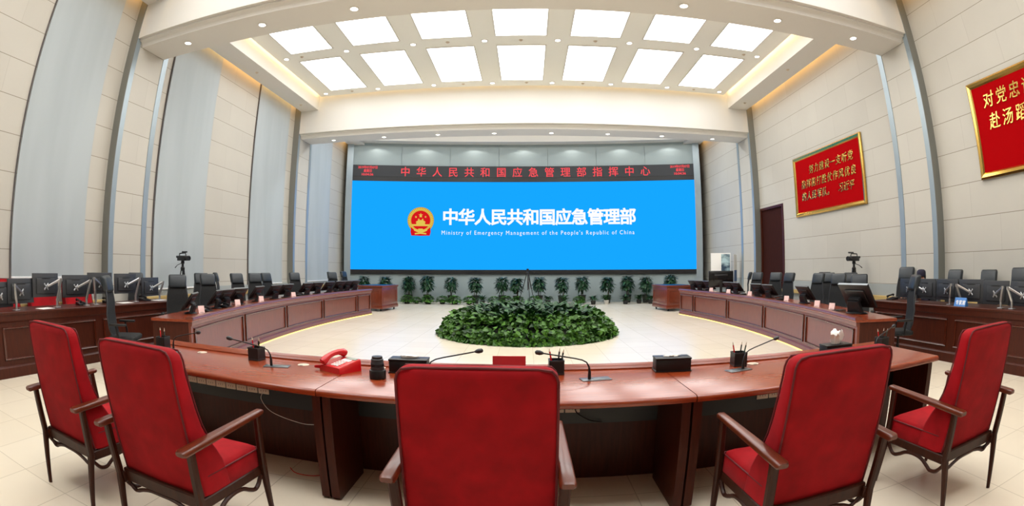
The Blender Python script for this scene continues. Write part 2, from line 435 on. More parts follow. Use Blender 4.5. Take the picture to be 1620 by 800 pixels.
for y, z, what, g in ((7.12, 5.858, 'under the near cross beam', 'downlights under the near beam'), (15.68, 5.858, 'under the cross beam by the screen', 'downlights under the far beam'),
                   (11.55, ZC, 'between the two rows of ceiling panels', 'downlights between the panel rows'), (14.63, ZC, 'at the far edge of the inner ceiling', 'downlights along the ceiling edge')):
    for i in range(8):
        if z < 6 and y < 8 and i in (3, 4): continue
        pos = ['leftmost', 'second from left', 'third from left', 'fourth from left', 'fourth from right', 'third from right', 'second from right', 'rightmost'][i]
        place(dl, used, (DLX[i], y, z), 0, 'small round downlight %s, %s' % (what, pos), g)
sp = empty('ceiling_sprinkler', label='x', cat='sprinkler')
MB().lathe([(.0, 0), (.055, 0), (.05, -.008), (.018, -.010), (.014, -.022), (.028, -.024), (.028, -.028), (0, -.028)], 14).build('body', m_beige, sp)
for i, (x, y, z, wt) in enumerate([(-6.14, 11.55, ZC, 'left end of the strip between the panel rows'), (-.11, 11.55, ZC, 'middle of the strip between the panel rows'), (6.0, 11.55, ZC, 'right end of the strip between the panel rows'),
                              (-1.99, 11.55, ZC, 'left of centre between the panel rows'), (1.8, 11.55, ZC, 'right of centre between the panel rows'),
                              (-5.68, 14.64, ZC, 'far ceiling edge at the left'), (-1.96, 14.64, ZC, 'far ceiling edge left of centre'), (.03, 14.62, ZC, 'far ceiling edge at the centre'), (1.8, 14.64, ZC, 'far ceiling edge right of centre'), (5.5, 14.64, ZC, 'far ceiling edge at the right'),
                              (-7.38, 11.2, 6.8, 'left soffit, nearer one'), (-7.40, 14.3, 6.8, 'left soffit, farther one'), (7.2, 11.2, 6.8, 'right soffit, nearer one'), (7.2, 14.3, 6.8, 'right soffit, farther one')]):
    place(sp, used, (x, y, z), 0, 'small ceiling sprinkler, %s' % wt, 'ceiling sprinklers')

# ------------------------------------------------------------------ blinds on the left wall
for i, (y0, y1, z0) in enumerate([(4.11, 5.98, 1.2), (8.11, 10.13, .93), (12.38, 14.55, .93), (16.45, 18.6, .93)]):
    b = empty('window_blind', (XL, (y0 + y1) / 2, z0), 0, ['widest tall grey roller blind nearest the camera on the left wall', 'tall grey roller blind just past the near left pillar',
                                                             'tall grey roller blind just before the far left pillar', 'tall grey roller blind between far left pillar and screen'][i], 'blind', 'roller blinds on the left wall')
    h = (y1 - y0) / 2
    mb = MB(); N = 24
    secs = [[Vector((.035 + .004 * math.sin(7 * t / N + i), -h + .03 + (2 * h - .03) * t / N, z)) for z in (0, 2.9, 5.9)] for t in range(N + 1)]
    top = 7.2 - z0
    secs = [[Vector((x0 + .0022 * math.sin(7.0 * t / N + i), -h + .03 + (2 * h - .03) * t / N, z)) for x0, z in ((.03, 0.03), (.03, top), (.036, top), (.036, .03))] for t in range(N + 1)]
    mb.loft(secs).build('fabric', m_blind, b)
    MB().box(.02, .05, -h + .02, h, 0, .035, .006).build('bottom_rail', m_blindrail, b)
    MB().box(0, .038, -h - .004, -h + .010, 0, top).build('gap_shade', m_gap, b, False)  # dark strip paints the shadow in the gap at the blind's edge

# ================================================================== BIG SCREEN
vw = empty('video_wall', arc(0, 1.2), 0, 'huge curved blue video wall with white lettering and gold red emblem', 'screen')
def rel(o, mb): 
    for v in mb.bm.verts: v.co -= o.location
    return mb
rel(vw, arcwall(S0 + .0, S1, 1.385, 5.21, RS - .03, RS + .06, 60)).build('display', m_blue, vw, True, 20)
b = rel(vw, arcwall(S0, S1, 1.19, 1.385, RS - .06, RS + .06, 60)).build('bezel', m_black, vw, True, 20)
RT = RS - .034
dg = bpy.context.evaluated_depsgraph_get
def glyphs(text, size, bold=0.0, shear=0.0, space=1.0):
    c = bpy.data.curves.new('g', 'FONT'); c.body = text; c.size = size; c.bevel_depth = bold; c.bevel_resolution = 0; c.shear = shear; c.space_character = space; c.resolution_u = 3; c.fill_mode = 'FRONT'
    o = bpy.data.objects.new('g', c); COL.objects.link(o); bpy.context.view_layer.update()
    me = bpy.data.meshes.new_from_object(o.evaluated_get(dg()))
    bpy.data.objects.remove(o); bpy.data.curves.remove(c)
    return me
def extents(me):
    xs = [v.co.x for v in me.vertices]; ys = [v.co.y for v in me.vertices]
    return min(xs), max(xs), min(ys), max(ys)
def put_glyphs(mb, me, fn, depth=False):
    n0 = len(mb.bm.verts); mb.bm.from_mesh(me); mb.bm.verts.ensure_lookup_table()
    for v in mb.bm.verts[n0:]:
        z = v.co.z; v.co = fn(v.co.x, v.co.y)
        if depth: v.co.x -= z
    bpy.data.meshes.remove(me)
def char_row(parent, m, text, s0, pitch, zc, size, bold, surf, shear=0):
    for i, ch in enumerate(text):
        mb = MB()
        me = glyphs(ch, size, bold, shear)
        c = s0 + i * pitch
        # the em box of a CJK glyph is centred at (.5, .38) of its size
        put_glyphs(mb, me, lambda x, y: surf(c + x - .5 * size, zc + y - .38 * size))
        mb.build('character', m, parent, False)
onarc = lambda r: (lambda s, z: arc(s, z, r) - vw.location)
char_row(vw, m_scr_white, '中华人民共和国应急管理部', -3.185, .701, 3.675, .735, .022, onarc(RT))
me = glyphs("Ministry of Emergency Management of the People's Republic of China", .255, 0, 0, 1.3); e = extents(me); fx = 8.36 / (e[1] - e[0])
mb = MB(); put_glyphs(mb, me, lambda x, y: onarc(RT)(-3.56 + (x - e[0]) * fx, 2.90 + y * .98)); mb.build('english_lettering', m_scr_white, vw, False)
# emblem
em = (-4.478, 3.46)
def flat(parent, name, polys, m, dz):
    mb = MB()
    for p in polys:
        vs = [mb.bm.verts.new(onarc(RT - dz)(em[0] + x, em[1] + y)) for x, y in p]
        try: mb.bm.faces.new(vs)
        except ValueError: pass
    bmesh.ops.triangulate(mb.bm, faces=mb.bm.faces[:])
    return mb.build(name, m, parent, False)
def circ(r, n=48, a0=0, a1=2 * PI, cx=0, cy=0): return [(cx + r * math.cos(a0 + (a1 - a0) * i / n), cy + r * math.sin(a0 + (a1 - a0) * i / n)) for i in range(n + (0 if a1 - a0 > 6.2 else 1))]
def ringq(r0, r1, n=60): return [[(r0 * math.cos(a), r0 * math.sin(a)), (r1 * math.cos(a), r1 * math.sin(a)), (r1 * math.cos(b), r1 * math.sin(b)), (r0 * math.cos(b), r0 * math.sin(b))]
                                 for a, b in ((2 * PI * i / n, 2 * PI * (i + 1) / n) for i in range(n))]
def star(cx, cy, r, rot=0):
    return [(cx + (r if i % 2 == 0 else r * .382) * math.cos(PI / 2 + rot + i * PI / 5), cy + (r if i % 2 == 0 else r * .382) * math.sin(PI / 2 + rot + i * PI / 5)) for i in range(10)]
emb = flat(vw, 'emblem', [circ(.575, cx=0, cy=.05)], m_scr_gold, .001)
emb['label'] = 'round gold and red national emblem'
cy = .05
sh = lambda ps, dy=cy: [[(x, y + dy) for x, y in p] for p in ps]
flat(emb, 'wreath', sh(ringq(.44, .455) + ringq(.555, .575)), m_scr_gold2, .003)
flat(emb, 'grain_ears', sh([[(q * math.cos(a), q * math.sin(a)), ((q + .05) * math.cos(a + .05), (q + .05) * math.sin(a + .05)), ((q + .06) * math.cos(a - .02), (q + .06) * math.sin(a - .02))] for q in (.465, .505) for a in [2 * PI * i / 44 for i in range(44)]]), m_scr_gold2, .004)
flat(emb, 'red_field', sh([circ(.42, 48)]), m_scr_red, .005)
flat(emb, 'gate', sh([[(-.42 * .97, -.17), (.42 * .97, -.17), (.42 * .88, -.25), (-.42 * .88, -.25)], [(-.20, -.17), (.20, -.17), (.18, -.09), (-.18, -.09)], [(-.22, -.09), (.22, -.09), (.17, -.03), (-.17, -.03)], [(-.14, -.03), (.14, -.03), (.12, .01), (-.12, .01)]]), m_scr_gold, .007)
flat(emb, 'stars', sh([star(0, .22, .105), star(-.21, .15, .055, .3), star(.21, .15, .055, -.3), star(-.085, .04, .052, .15), star(.085, .04, .052, -.15)]), m_scr_gold, .008)
flat(emb, 'gear', sh([[(-.09, -.36), (.09, -.36), (.11, -.41), (.06, -.46), (-.06, -.46), (-.11, -.41)], [(-.30, -.39), (-.12, -.47), (0, -.44), (.12, -.47), (.30, -.39), (.28, -.45), (.1, -.53), (0, -.49), (-.1, -.53), (-.28, -.45)]]), m_scr_gold, .009)
flat(emb, 'ribbon', sh([[(-.42, -.29), (-.36, -.42), (-.18, -.50), (0, -.46), (.18, -.50), (.36, -.42), (.42, -.29), (.44, -.5), (.40, -.66), (.30, -.6), (.2, -.66), (0, -.67), (-.2, -.66), (-.3, -.6), (-.40, -.66), (-.44, -.5)]]), m_scr_red, .006)
flat(emb, 'ribbon_knot', sh([[(-.25, -.55), (0, -.53), (.25, -.55), (.25, -.61), (0, -.585), (-.25, -.61)]]), m_scr_gold, .010)
# ticker
tk = empty('led_ticker', arc(0, 5.21), 0, 'long black LED ticker with red Chinese characters above the video wall', 'sign')
onarc2 = lambda s, z: arc(s, z, RS - .064) - tk.location
def rel2(mb): return rel(tk, mb)
rel2(arcwall(S0, S1, 5.40, 5.905, RS - .06, RS + .05, 60)).build('board', m_ledboard, tk, True, 20)
rel2(arcwall(S0, S1, 5.205, 5.395, RS - .05, RS + .05, 60)).build('lower_strip', m_black, tk, True, 20)
char_row(tk, m_ledred, '中华人民共和国应急管理部指挥中心', -5.20, .7035, 5.64, .45, .004, onarc2)
for c, nm in ((-6.87, 'left'), (6.885, 'right')):
    mb = MB()
    for txt, zz, wd in (('2019年07月07日', 5.80, .86), ('星期日', 5.645, .36), ('10:04:36', 5.49, .52)):
        me = glyphs(txt, .14, .004); e2 = extents(me); f2 = wd / (e2[1] - e2[0])
        put_glyphs(mb, me, lambda x, y: onarc2(c - wd / 2 + (x - e2[0]) * f2, zz + y - .05))
    mb.build('clock_lettering', m_ledred, tk, False)

# ================================================================== RED WALL SIGNS on the right wall
def sign(y_far, y_near, z0, z1, lines, label, fw=.11):
    """text runs from the far edge towards the camera; local x -> -Y world"""
    Wd = y_far - y_near; H = z1 - z0
    o = empty('wall_sign', (XR, (y_far + y_near) / 2, z0), 0, label, 'sign')
    P = lambda x, z, t: Vector((-t, Wd / 2 - x, z))
    def slab(x0, x1, za, zb, t0, t1, bevel=0):
        return (-t1, -t0, Wd / 2 - x1, Wd / 2 - x0, za, zb, bevel)
    MB().box(*slab(fw * .8, Wd - fw * .8, fw * .8, H - fw * .8, .0, .035)).build('panel', m_posterred, o, False)
    mb = MB()
    prof = [(0, .005), (0, .05), (fw * .3, .075), (fw * .75, .06), (fw, .035), (fw, .005)]
    ring = []
    corners = [(0, 0), (Wd, 0), (Wd, H), (0, H)]; dirs = [(1, 1), (-1, 1), (-1, -1), (1, -1)]
    secs = [[P(cx + dx * i, cz + dz * i, t) for i, t in prof] for (cx, cz), (dx, dz) in zip(corners, dirs)]
    mb.loft(secs + [secs[0]], cap=False, closed=False)
    mb.build('frame', m_gold, o, True, 20)
    for txt, xs, zc, size, pit, shear in lines:
        for i, ch in enumerate(txt):
            mb = MB(); me = glyphs(ch, size, .004, shear)
            c = xs + i * pit
            put_glyphs(mb, me, lambda x, y: P(c + x - .5 * size, zc + y - .38 * size, .045), True)
            mb.build('gold_character', m_gold, o, False)
    return o
sign(12.5, 9.07, 2.85, 4.54, [('努力建设一支听党', .98, 1.23, .245, .275, .15), ('指挥能打胜仗作风优良', .50, .87, .245, .275, .15), ('的人民军队。', .5, .53, .25, .27, .15), ('习近平', 2.35, .53, .24, .24, .3)],
     'gold framed red sign with three rows of lettering beside the door')
sign(5.33, 1.9, 2.85, 4.54, [('对党忠诚', .50, 1.31, .29, .345, .15), ('赴汤蹈火', .56, .93, .29, .345, .15)], 'gold framed red sign cut off at the right edge of the photo')

# ================================================================== CURVED SIDE CONSOLES
RC_ = 21.6
def console(side):
    sg = -1 if side == 'left' else 1
    cx = 16.4 if sg < 0 else -16.45; cy0 = 11.2
    def P(s, r, z):       # s along the arc (metres from Y=11.2), r outward from the inner face
        a = s / RC_; return Vector((cx + sg * (RC_ + r) * math.cos(a), cy0 + (RC_ + r) * math.sin(a), z))
    s0 = RC_ * math.asin((5.28 - 11.2) / RC_); s1 = RC_ * math.asin((14.95 - 11.2) / RC_)
    o = empty('curved_console', P(s0, .3, 0), 0, 'long curved mahogany console on the %s with raised front panels' % side, 'desk', 'curved side consoles')
    def sweep(prof, a=s0, b=s1, n=28):
        mb = MB(); mb.loft([[P(a + (b - a) * i / n, r, z) - o.location for r, z in prof] for i in range(n + 1)]); return mb
    top = sweep([(-.03, .725), (-.035, .735), (-.035, .75), (-.03, .76), (.65, .76), (.655, .75), (.655, .735), (.65, .72)], s0 - .02, s1 + .02).build('worktop', m_wood, o, True, 40)
    sweep([(-.045, .755), (-.05, .765), (-.045, .785), (-.035, .79), (.07, .79), (.075, .785), (.075, .755)], s0 - .02, s1 + .02).build('top_lip', m_wood_v, o, True, 40)
    sweep([(.0, .06), (.0, .66), (-.012, .67), (-.02, .70), (-.02, .725), (.04, .725), (.04, .06)]).build('front_board', m_wood_v, o, True, 25)
    sweep([(-.025, .0), (-.025, .085), (-.015, .1), (.0, .11), (.03, .11), (.03, .0)]).build('plinth', m_wood_v, o, True, 25)
    sweep([(-.035, .002), (-.035, .014), (-.026, .014), (-.026, .002)]).build('strip_light', m_led, o, False)
    for s in (s0, s1 - .04):
        mb = MB(); mb.loft([[P(s + d, r, z) - o.location for r, z in ((.04, 0), (.64, 0), (.64, .72), (.04, .72))] for d in (0, .04)]); mb.build('end_panel', m_wood_dk, o, False)
    edges = [s0 + .05]
    for i in range(4): edges.append(edges[-1] + (s1 - s0 - 1.0) / 4)
    edges.append(s1 - .03)
    for i in range(5):
        a, b = edges[i] + .05, edges[i + 1] - .05
        mb = MB()
        for (a0, a1, z0, z1) in ((a, b, .60, .635), (a, b, .15, .185), (a, a + .035, .15, .635), (b - .035, b, .15, .635)):
            nn = 8 if a1 - a0 > .1 else 1
            mb.loft([[P(a0 + (a1 - a0) * t / nn, r, z) - o.location for r, z in ((0, z0), (-.022, z0 + .010), (-.026, (z0 + z1) / 2), (-.016, z1 - .008), (0, z1))] for t in range(nn + 1)])
        mb.build('panel_moulding', m_mould, o, True, 25)
        if i:
            e = edges[i]; MB().loft([[P(e + d, r, z) - o.location for r, z in ((.0, .1), (-.002, .1), (-.002, .66), (.0, .66))] for d in (-.003, .003)]).build('seam', m_gap, o, False)
    return P
PLc = console('left'); PRc = console('right')

# ================================================================== STRAIGHT REAR CONSOLES
def rear_console(side):
    sg = -1 if side == 'left' else 1
    # front face runs from (6.45,-.6) to (6.2,7.3)
    p0, p1 = Vector((sg * 6.50, 1.0)), Vector((sg * (6.26 if sg > 0 else 6.24), 7.15))
    d = (p1 - p0); L = d.length; d.normalize()
    nrm = Vector((sg * abs(d.y), -sg * d.x * 1.0)) if False else Vector((sg, 0))
    o = empty('control_console', (p0.x, p0.y, 0), 0, 'dark mahogany control console along the %s wall carrying monitors' % side, 'desk', 'control consoles by the walls')
    def P(s, r, z):
        q = p0 + d * s + nrm * r; return Vector((q.x, q.y, z)) - o.location
    def sweep(prof, a=0, b=L): 
        mb = MB(); mb.loft([[P(s, r, z) for r, z in prof] for s in (a, b)]); return mb
    sweep([(-.035, .80), (-.04, .815), (-.04, .83), (-.03, .84), (.60, .84), (.60, .80)], -.02, L + .02).build('worktop', m_wood_dk, o)
    sweep([(0, .06), (0, .70), (-.02, .72), (-.025, .80), (.05, .80), (.05, .06)]).build('front_board', m_wood_dk, o, True, 25)
    sweep([(-.03, 0), (-.03, .13), (-.015, .15), (0, .16), (.04, .16), (.04, 0)]).build('plinth', m_wood_dk, o, True, 25)
    for s in (0, L - .04): 
        MB().loft([[P(s + t, r, z) for r, z in ((.05, 0), (.58, 0), (.58, .8), (.05, .8))] for t in (0, .04)]).build('end_panel', m_wood_dk, o, False)
    nb = 3; w_ = L / nb
    for i in range(nb):
        a, b = i * w_ + .09, (i + 1) * w_ - .09
        mb = MB()
        for (a0, a1, z0, z1) in ((a, b, .615, .65), (a, b, .22, .255), (a, a + .035, .22, .65), (b - .035, b, .22, .65)):
            mb.loft([[P(t, r, z) for r, z in ((0, z0), (-.022, z0 + .010), (-.026, (z0 + z1) / 2), (-.016, z1 - .008), (0, z1))] for t in (a0, a1)])
        mb.build('panel_moulding', m_mould, o, True, 25)
rear_console('left'); rear_console('right')

# ================================================================== FRONT DESK in three sections
yn = lambda x: 2.535 - .011 * x + .026 * x * x if abs(x) < 2 else 2.535 - .011 * x + .104 + (abs(x) - 2) * .07
yf = lambda x: 3.392 - .003 * x + .008 * x * x
def front_desk(x0, x1, label):
    xm = (x0 + x1) / 2
    o = empty('meeting_desk', (xm, yn(xm) + .4, 0), 0, label, 'desk', 'mahogany front desk sections')
    g = .003; x0 += g; x1 -= g; n = 14
    X = [x0 + (x1 - x0) * i / n for i in range(n + 1)]
    def sec(fn): 
        mb = MB(); mb.loft([[Vector((x, y, z)) - o.location for y, z in fn(x)] for x in X]); return mb
    sec(lambda x: [(yn(x) + .02, .715), (yn(x) + .004, .722), (yn(x), .737), (yn(x) + .004, .752), (yn(x) + .02, .76), (yf(x) - .036, .76), (yf(x) - .036, .715)]).build('worktop', m_wood, o, True, 50)
    sec(lambda x: [(yf(x) - .036, .70), (yf(x) - .036, .768), (yf(x) - .030, .773), (yf(x) - .010, .80), (yf(x) - .006, .801), (yf(x), .794), (yf(x), .70)]).build('top_lip', m_wood, o, True, 40)
    sec(lambda x: [(yf(x) - .18, .0), (yf(x) - .18, .715), (yf(x) - .145, .715), (yf(x) - .145, .0)]).build('modesty_panel', m_wood_dk, o, True, 40)
    sec(lambda x: [(yf(x) - .25, .44), (yf(x) - .25, .68), (yf(x) - .181, .68), (yf(x) - .181, .44)]).build('cable_tray', m_black, o, True, 40)
    for a, b in ((x0 + .005, x0 + .06), (x1 - .06, x1 - .005)):
        mb = MB()
        for x_a, x_b in ((a, b),):
            prof = [(yn(a) + .10, 0), (yn(a) + .075, .02), (yn(a) + .075, .715), (yf(a) - .251, .715), (yf(a) - .251, .0)]
            mb.loft([[Vector((x, y, z)) - o.location for y, z in prof] for x in (x_a, x_b)])
        mb.build('side_panel', m_wood_dk, o, False)
    return o
front_desk(-3.22, -1.212, 'left section of the curved mahogany front desk, with pen cups and microphones')
front_desk(-1.212, .95, 'middle section of the curved mahogany front desk, behind the centre red chair')
front_desk(.95, 3.20, 'right section of the curved mahogany front desk, with two tissue boxes')
ZT = .76

# ================================================================== RED ARMCHAIRS
def make_armchair():
    o = empty('armchair', label='x', cat='chair')
    zs = [.375, .40, .46, .52, .58, .65, .72, .80, .90, 1.0, 1.05, 1.075, 1.093, 1.102]
    def yr(z): return .085 - (z - .38) * .125
    def yfr(z):
        pts = [(.375, .33), (.46, .32), (.52, .30), (.58, .265), (.65, .215), (.72, .18), (.8, .155), (.9, .13), (1.0, .105), (1.11, .085)]
        for (a, b), (c, d) in zip(pts, pts[1:]):
            if a <= z <= c: return b + (d - b) * (z - a) / (c - a)
        return pts[-1][1]
    def hw(z):
        b = .318 - .012 * (z - .38)
        if z > 1.045: q = min(1, (z - 1.045) / .058); b -= .055 * (1 - math.sqrt(max(0, 1 - q * q)))
        return b
    secs = []
    for z in zs:
        a, b = yr(z), yfr(z); e = 0
        if z > 1.07: e = .02 * ((z - 1.07) / .032) ** 2
        secs.append([Vector((x, y, z)) for x, y in rrect(0, (a + b) / 2, hw(z), (b - a) / 2 - e, .028, 4)])
    back = MB().loft(secs).build('backrest', m_red, o, True, 60)
    pts = [(-hw(z) + .006, yr(z) + .004, z) for z in zs[:-1]]
    pts += [(-hw(1.1) * .85, yr(1.1) + .016, 1.098), (0, yr(1.1) + .016, 1.102), (hw(1.1) * .85, yr(1.1) + .016, 1.098)]
    pts += [(hw(z) - .006, yr(z) + .004, z) for z in zs[:-1][::-1]]
    MB().tube(pts, .0055, 6).build('piping', m_piping, back)
    pf = [(-hw(z) + .004, yfr(z) - .004, z) for z in zs[5:-1]] + [(0, yfr(1.1) - .014, 1.1)] + [(hw(z) - .004, yfr(z) - .004, z) for z in zs[5:-1][::-1]]
    MB().tube(pf, .005, 6).build('piping', m_piping, back)
    # seat cushion
    secs = []
    for z, gx in ((.355, .012), (.365, 0), (.455, 0), (.478, .008), (.49, .03), (.495, .08)):
        secs.append([Vector((x, y, z + (.012 if z > .48 else 0) * (1 - abs(x) / .3))) for x, y in rrect(0, .375, .312 - gx, .255 - gx, .03, 4)])
    seat = MB().loft(secs).build('seat', m_red, o, True, 60)
    MB().tube([(x, y, .468) for x, y in rrect(0, .375, .314, .257, .03, 4)] + [(.314, .15, .468)], .005, 6).build('piping', m_piping, seat)
    # wooden frame
    mb = MB()
    for sx in (-1, 1):
        mb.bar((sx * .30, .03, .335), (sx * .30, .62, .335), .032, .06)
        # arched bracket under the rail
        mb.tube(smooth([(sx * .31, .05, .315), (sx * .31, .07, .285), (sx * .31, .11, .25), (sx * .31, .16, .243), (sx * .31, .20, .262), (sx * .31, .26, .29), (sx * .31, .34, .300), (sx * .31, .42, .29), (sx * .31, .48, .262), (sx * .31, .53, .245), (sx * .31, .57, .26), (sx * .31, .61, .305)]), .013, 6)
    mb.bar((-.31, .07, .345), (.31, .07, .345), .034, .075); mb.bar((-.31, .625, .335), (.31, .625, .335), .03, .06)
    mb.tube(smooth([(-.30, .06, .315), (-.27, .06, .285), (-.23, .06, .265), (-.17, .06, .285), (-.09, .06, .302), (0, .06, .304), (.09, .06, .302), (.17, .06, .285), (.23, .06, .265), (.27, .06, .285), (.30, .06, .315)]), .012, 6)
    mb.build('seat_frame', m_wood_leg, o)
    for sx in (-1, 1):
        mb = MB()
        secs = []
        for y, ww, z0, z1 in ((-.06, .052, .640, .662), (-.045, .066, .634, .668), (.1, .064, .642, .676), (.35, .056, .655, .689), (.58, .05, .667, .700), (.635, .05, .671, .702), (.648, .04, .676, .697)):
            secs.append([Vector((sx * .346 + x, y, z)) for x, z in rrect(0, (z0 + z1) / 2, ww / 2, (z1 - z0) / 2, .012, 3)])
        mb.loft(secs).build('armrest', m_wood_arm, o, True, 50)
        MB().bar((sx * .345, .02, .655), (sx * .328, .035, .34), .045, .04, (0, 1, 0), w1=.045, d1=.045).bar((sx * .328, .035, .36), (sx * .30, -.05, 0), .045, .045, (0, 1, 0), w1=.026, d1=.026).build('leg', m_wood_leg, o)
        MB().bar((sx * .345, .60, .685), (sx * .328, .625, .34), .036, .036, (0, 1, 0), w1=.042, d1=.042).bar((sx * .328, .625, .36), (sx * .305, .675, 0), .042, .042, (0, 1, 0), w1=.026, d1=.026).build('leg', m_wood_leg, o)
    return o
used = set()
ac = make_armchair()
G = 'red velvet armchairs in front of the desk'
for x, y, r, lab in [(-2.82, 1.76, -4, 'red velvet armchair at the far left of the front row, beside the left console'),
                     (-1.815, 1.665, -4, 'red velvet armchair second from the left, in front of the desk sockets'),
                     (-.185, 1.765, 0, 'red velvet armchair in the centre seen square from behind'),
                     (1.40, 1.755, 2, 'red velvet armchair second from the right, in front of two tissue boxes'),
                     (2.73, 1.79, 3, 'red velvet armchair at the far right by the open desk end')]:
    place(ac, used, (x, y, 0), R(r), lab, G)
for x, y, r, lab in [(-7.74, 3.80, -85, 'red armchair behind the left monitors, nearest the photo edge'), (-7.74, 4.72, -88, 'red armchair behind the left monitors, middle of three'), (-7.74, 5.6, -93, 'red armchair behind the left monitors, farthest of three')]:
    place(ac, used, (x, y, 0), R(r), lab, 'red armchairs behind the left control console', 1.1)

# ================================================================== BLACK HIGH-BACK CHAIRS
def make_office_chair():
    o = empty('office_chair', label='x', cat='chair')
    # local +Y is where the sitter looks
    def spine(z):
        pts = [(.50, -.19), (.62, -.235), (.78, -.255), (.95, -.245), (1.10, -.265), (1.22, -.30), (1.32, -.325)]
        for (a, b), (c, d) in zip(pts, pts[1:]):
            if a <= z <= c: return b + (d - b) * (z - a) / (c - a)
        return pts[-1][1]
    secs = []
    for z, w_ in ((.50, .18), (.55, .20), (.65, .205), (.8, .20), (.95, .185), (1.08, .165), (1.16, .15), (1.2, .14)):
        y = spine(z)
        secs.append([Vector((x, y + .05 * (x / .2) ** 2 + yy, z)) for x, yy in rrect(0, 0, w_, .014, .012, 2)])
    MB().loft(secs).build('backrest', m_fabric, o, True, 60)
    mb = MB()
    for sx in (-1, 1):
        mb.tube([(sx * w_, spine(z) + .045, z) for z, w_ in ((.50, .185), (.6, .208), (.8, .206), (.95, .19), (1.1, .166), (1.2, .142))], .013, 6)
    mb.tube([(-.2, spine(.5) + .045, .5), (0, spine(.5) - .02, .47), (.2, spine(.5) + .045, .5)], .014, 6)
    mb.build('back_frame', m_dkgrey, o)
    secs = []
    for z, g in ((1.085, .03), (1.10, .01), (1.125, 0), (1.27, 0), (1.295, .01), (1.31, .035)):
        secs.append([Vector((x, spine(min(z, 1.3)) + .03 + y, z)) for x, y in rrect(0, 0, .172 - g * .6, .056 - g * .7, .04, 4)])
    MB().loft(secs).build('headrest', m_leather, o, True, 60)
    secs = []
    for z, g in ((.43, .03), (.445, 0), (.485, 0), (.50, .02), (.505, .07)):
        secs.append([Vector((x, y, z)) for x, y in rrect(0, .02, .245 - g, .235 - g, .07, 4)])
    MB().loft(secs).build('seat', m_fabric, o, True, 60)
    for sx in (-1, 1):
        mb = MB()
        mb.tube([(sx * .22, -.02, .44), (sx * .28, -.02, .46), (sx * .285, -.03, .56), (sx * .285, -.05, .645)], .016, 6)
        mb.box(sx * .285 - .04, sx * .285 + .04, -.15, .12, .645, .675, .012)
        mb.build('armrest', m_black, o)
    mb = MB().lathe([(.0, .09), (.05, .09), (.05, .12), (.028, .13), (.028, .28), (.02, .28), (.02, .42), (.09, .43), (.0, .44)], 14)
    for k in range(5):
        a = 2 * PI * k / 5 + .3
        mb.bar((.03 * math.cos(a), .03 * math.sin(a), .105), (.30 * math.cos(a), .30 * math.sin(a), .075), .04, .03, w1=.028, d1=.02)
    mb.build('swivel_base', m_black, o)
    for k in range(5):
        a = 2 * PI * k / 5 + .3; c, s_ = math.cos(a), math.sin(a)
        M = Matrix.Translation((.30 * c, .30 * s_, .03)) @ Matrix.Rotation(a + PI / 2, 4, 'Z') @ Matrix.Rotation(PI / 2, 4, 'Y')
        MB().lathe([(0, -.02), (.024, -.022), (.03, -.012), (.03, .012), (.024, .022), (0, .02)], 12, M).build('caster', m_black, o)
    return o
oc = make_office_chair(); used = set()
g1 = 'black office chairs behind the left curved console'
def face(rz_deg): return R(rz_deg)   # 0 looks to +Y, -90 looks to +X, 90 looks to -X
LCH = [(-5.50, 4.95, -58, 'black high-back mesh chair seen edge-on at the near end of the left console'),
       (-5.78, 6.61, -140, 'black high-back chair turned to the camera under the left tripod camera'),
       (-6.75, 8.66, -130, 'black high-back chair half hidden behind another, right of the left tripod'),
       (-6.02, 8.01, -122, 'black high-back chair turned to the camera just right of the left tripod'),
       (-7.2, 10.2, -60, 'black high-back chair seen edge-on against the stone between two blinds'),
       (-6.18, 9.45, -112, 'black high-back chair before the left edge of the third blind'),
       (-6.23, 10.25, -126, 'black high-back chair in front of the third blind, left one of two'),
       (-6.25, 11.02, -104, 'black high-back chair in front of the third blind, right one of two'),
       (-6.21, 12.47, -122, 'black high-back chair in front of the far left pillar'),
       (-6.57, 16.2, -70, 'black high-back chair edge-on at the far end of the left console'),
       (-5.97, 14.72, -125, 'black high-back chair turned to the camera near the left end of the screen'),
       (-6.53, 17.43, -100, 'black high-back chair before the left metal jamb of the screen')]
for x, y, r, lab in LCH: place(oc, used, (x, y, 0), R(r), lab, g1)
g2 = 'black office chairs behind the right curved console'
RCH = [(5.58, 5.68, 62, 'black high-back mesh chair leaning at the near end of the right console'),
       (5.83, 7.12, 138, 'black high-back chair turned to the camera behind the big near touch screen'),
       (6.95, 8.81, 140, 'black high-back chair under the right tripod camera'),
       (6.0, 8.16, 122, 'black high-back chair in the right group of three, rightmost'),
       (6.71, 9.59, 118, 'black high-back chair in the right group of three, middle'),
       (7.35, 10.4, 150, 'black high-back chair peeking out above the right group of three'),
       (6.11, 9.24, 104, 'black high-back chair in the right group of three, leftmost'),
       (6.19, 10.72, 104, 'black high-back chair in front of the dark door, right one of two'),
       (6.39, 11.65, 125, 'black high-back chair in front of the dark door, left one of two'),
       (6.17, 12.43, 118, 'black high-back chair in front of the far right pillar'),
       (6.3, 13.45, 66, 'black high-back chair edge-on beside the big desktop monitor')]
for x, y, r, lab in RCH: place(oc, used, (x, y, 0), R(r), lab, g2)
g3 = 'black chairs behind the right control console'
for x, y, r, lab, s in [(7.2, 7.3, 110, 'black chair with wide headrest left of the person in the cap', 1.08), (7.3, 6.0, 95, 'black chair with headrest right of the person, before the near right pillar', 1.035), (7.3, 5.05, 105, 'black chair with headrest behind the right monitors, below the cut-off sign', 1.03),
                     (7.32, 4.30, 105, 'black chair with headrest behind the right monitors, second from photo edge', 1.05), (7.35, 3.6, 98, 'black chair with headrest at the right edge of the photo', 1.0)]:
    place(oc, used, (x, y, 0), R(r), lab, g3, s)
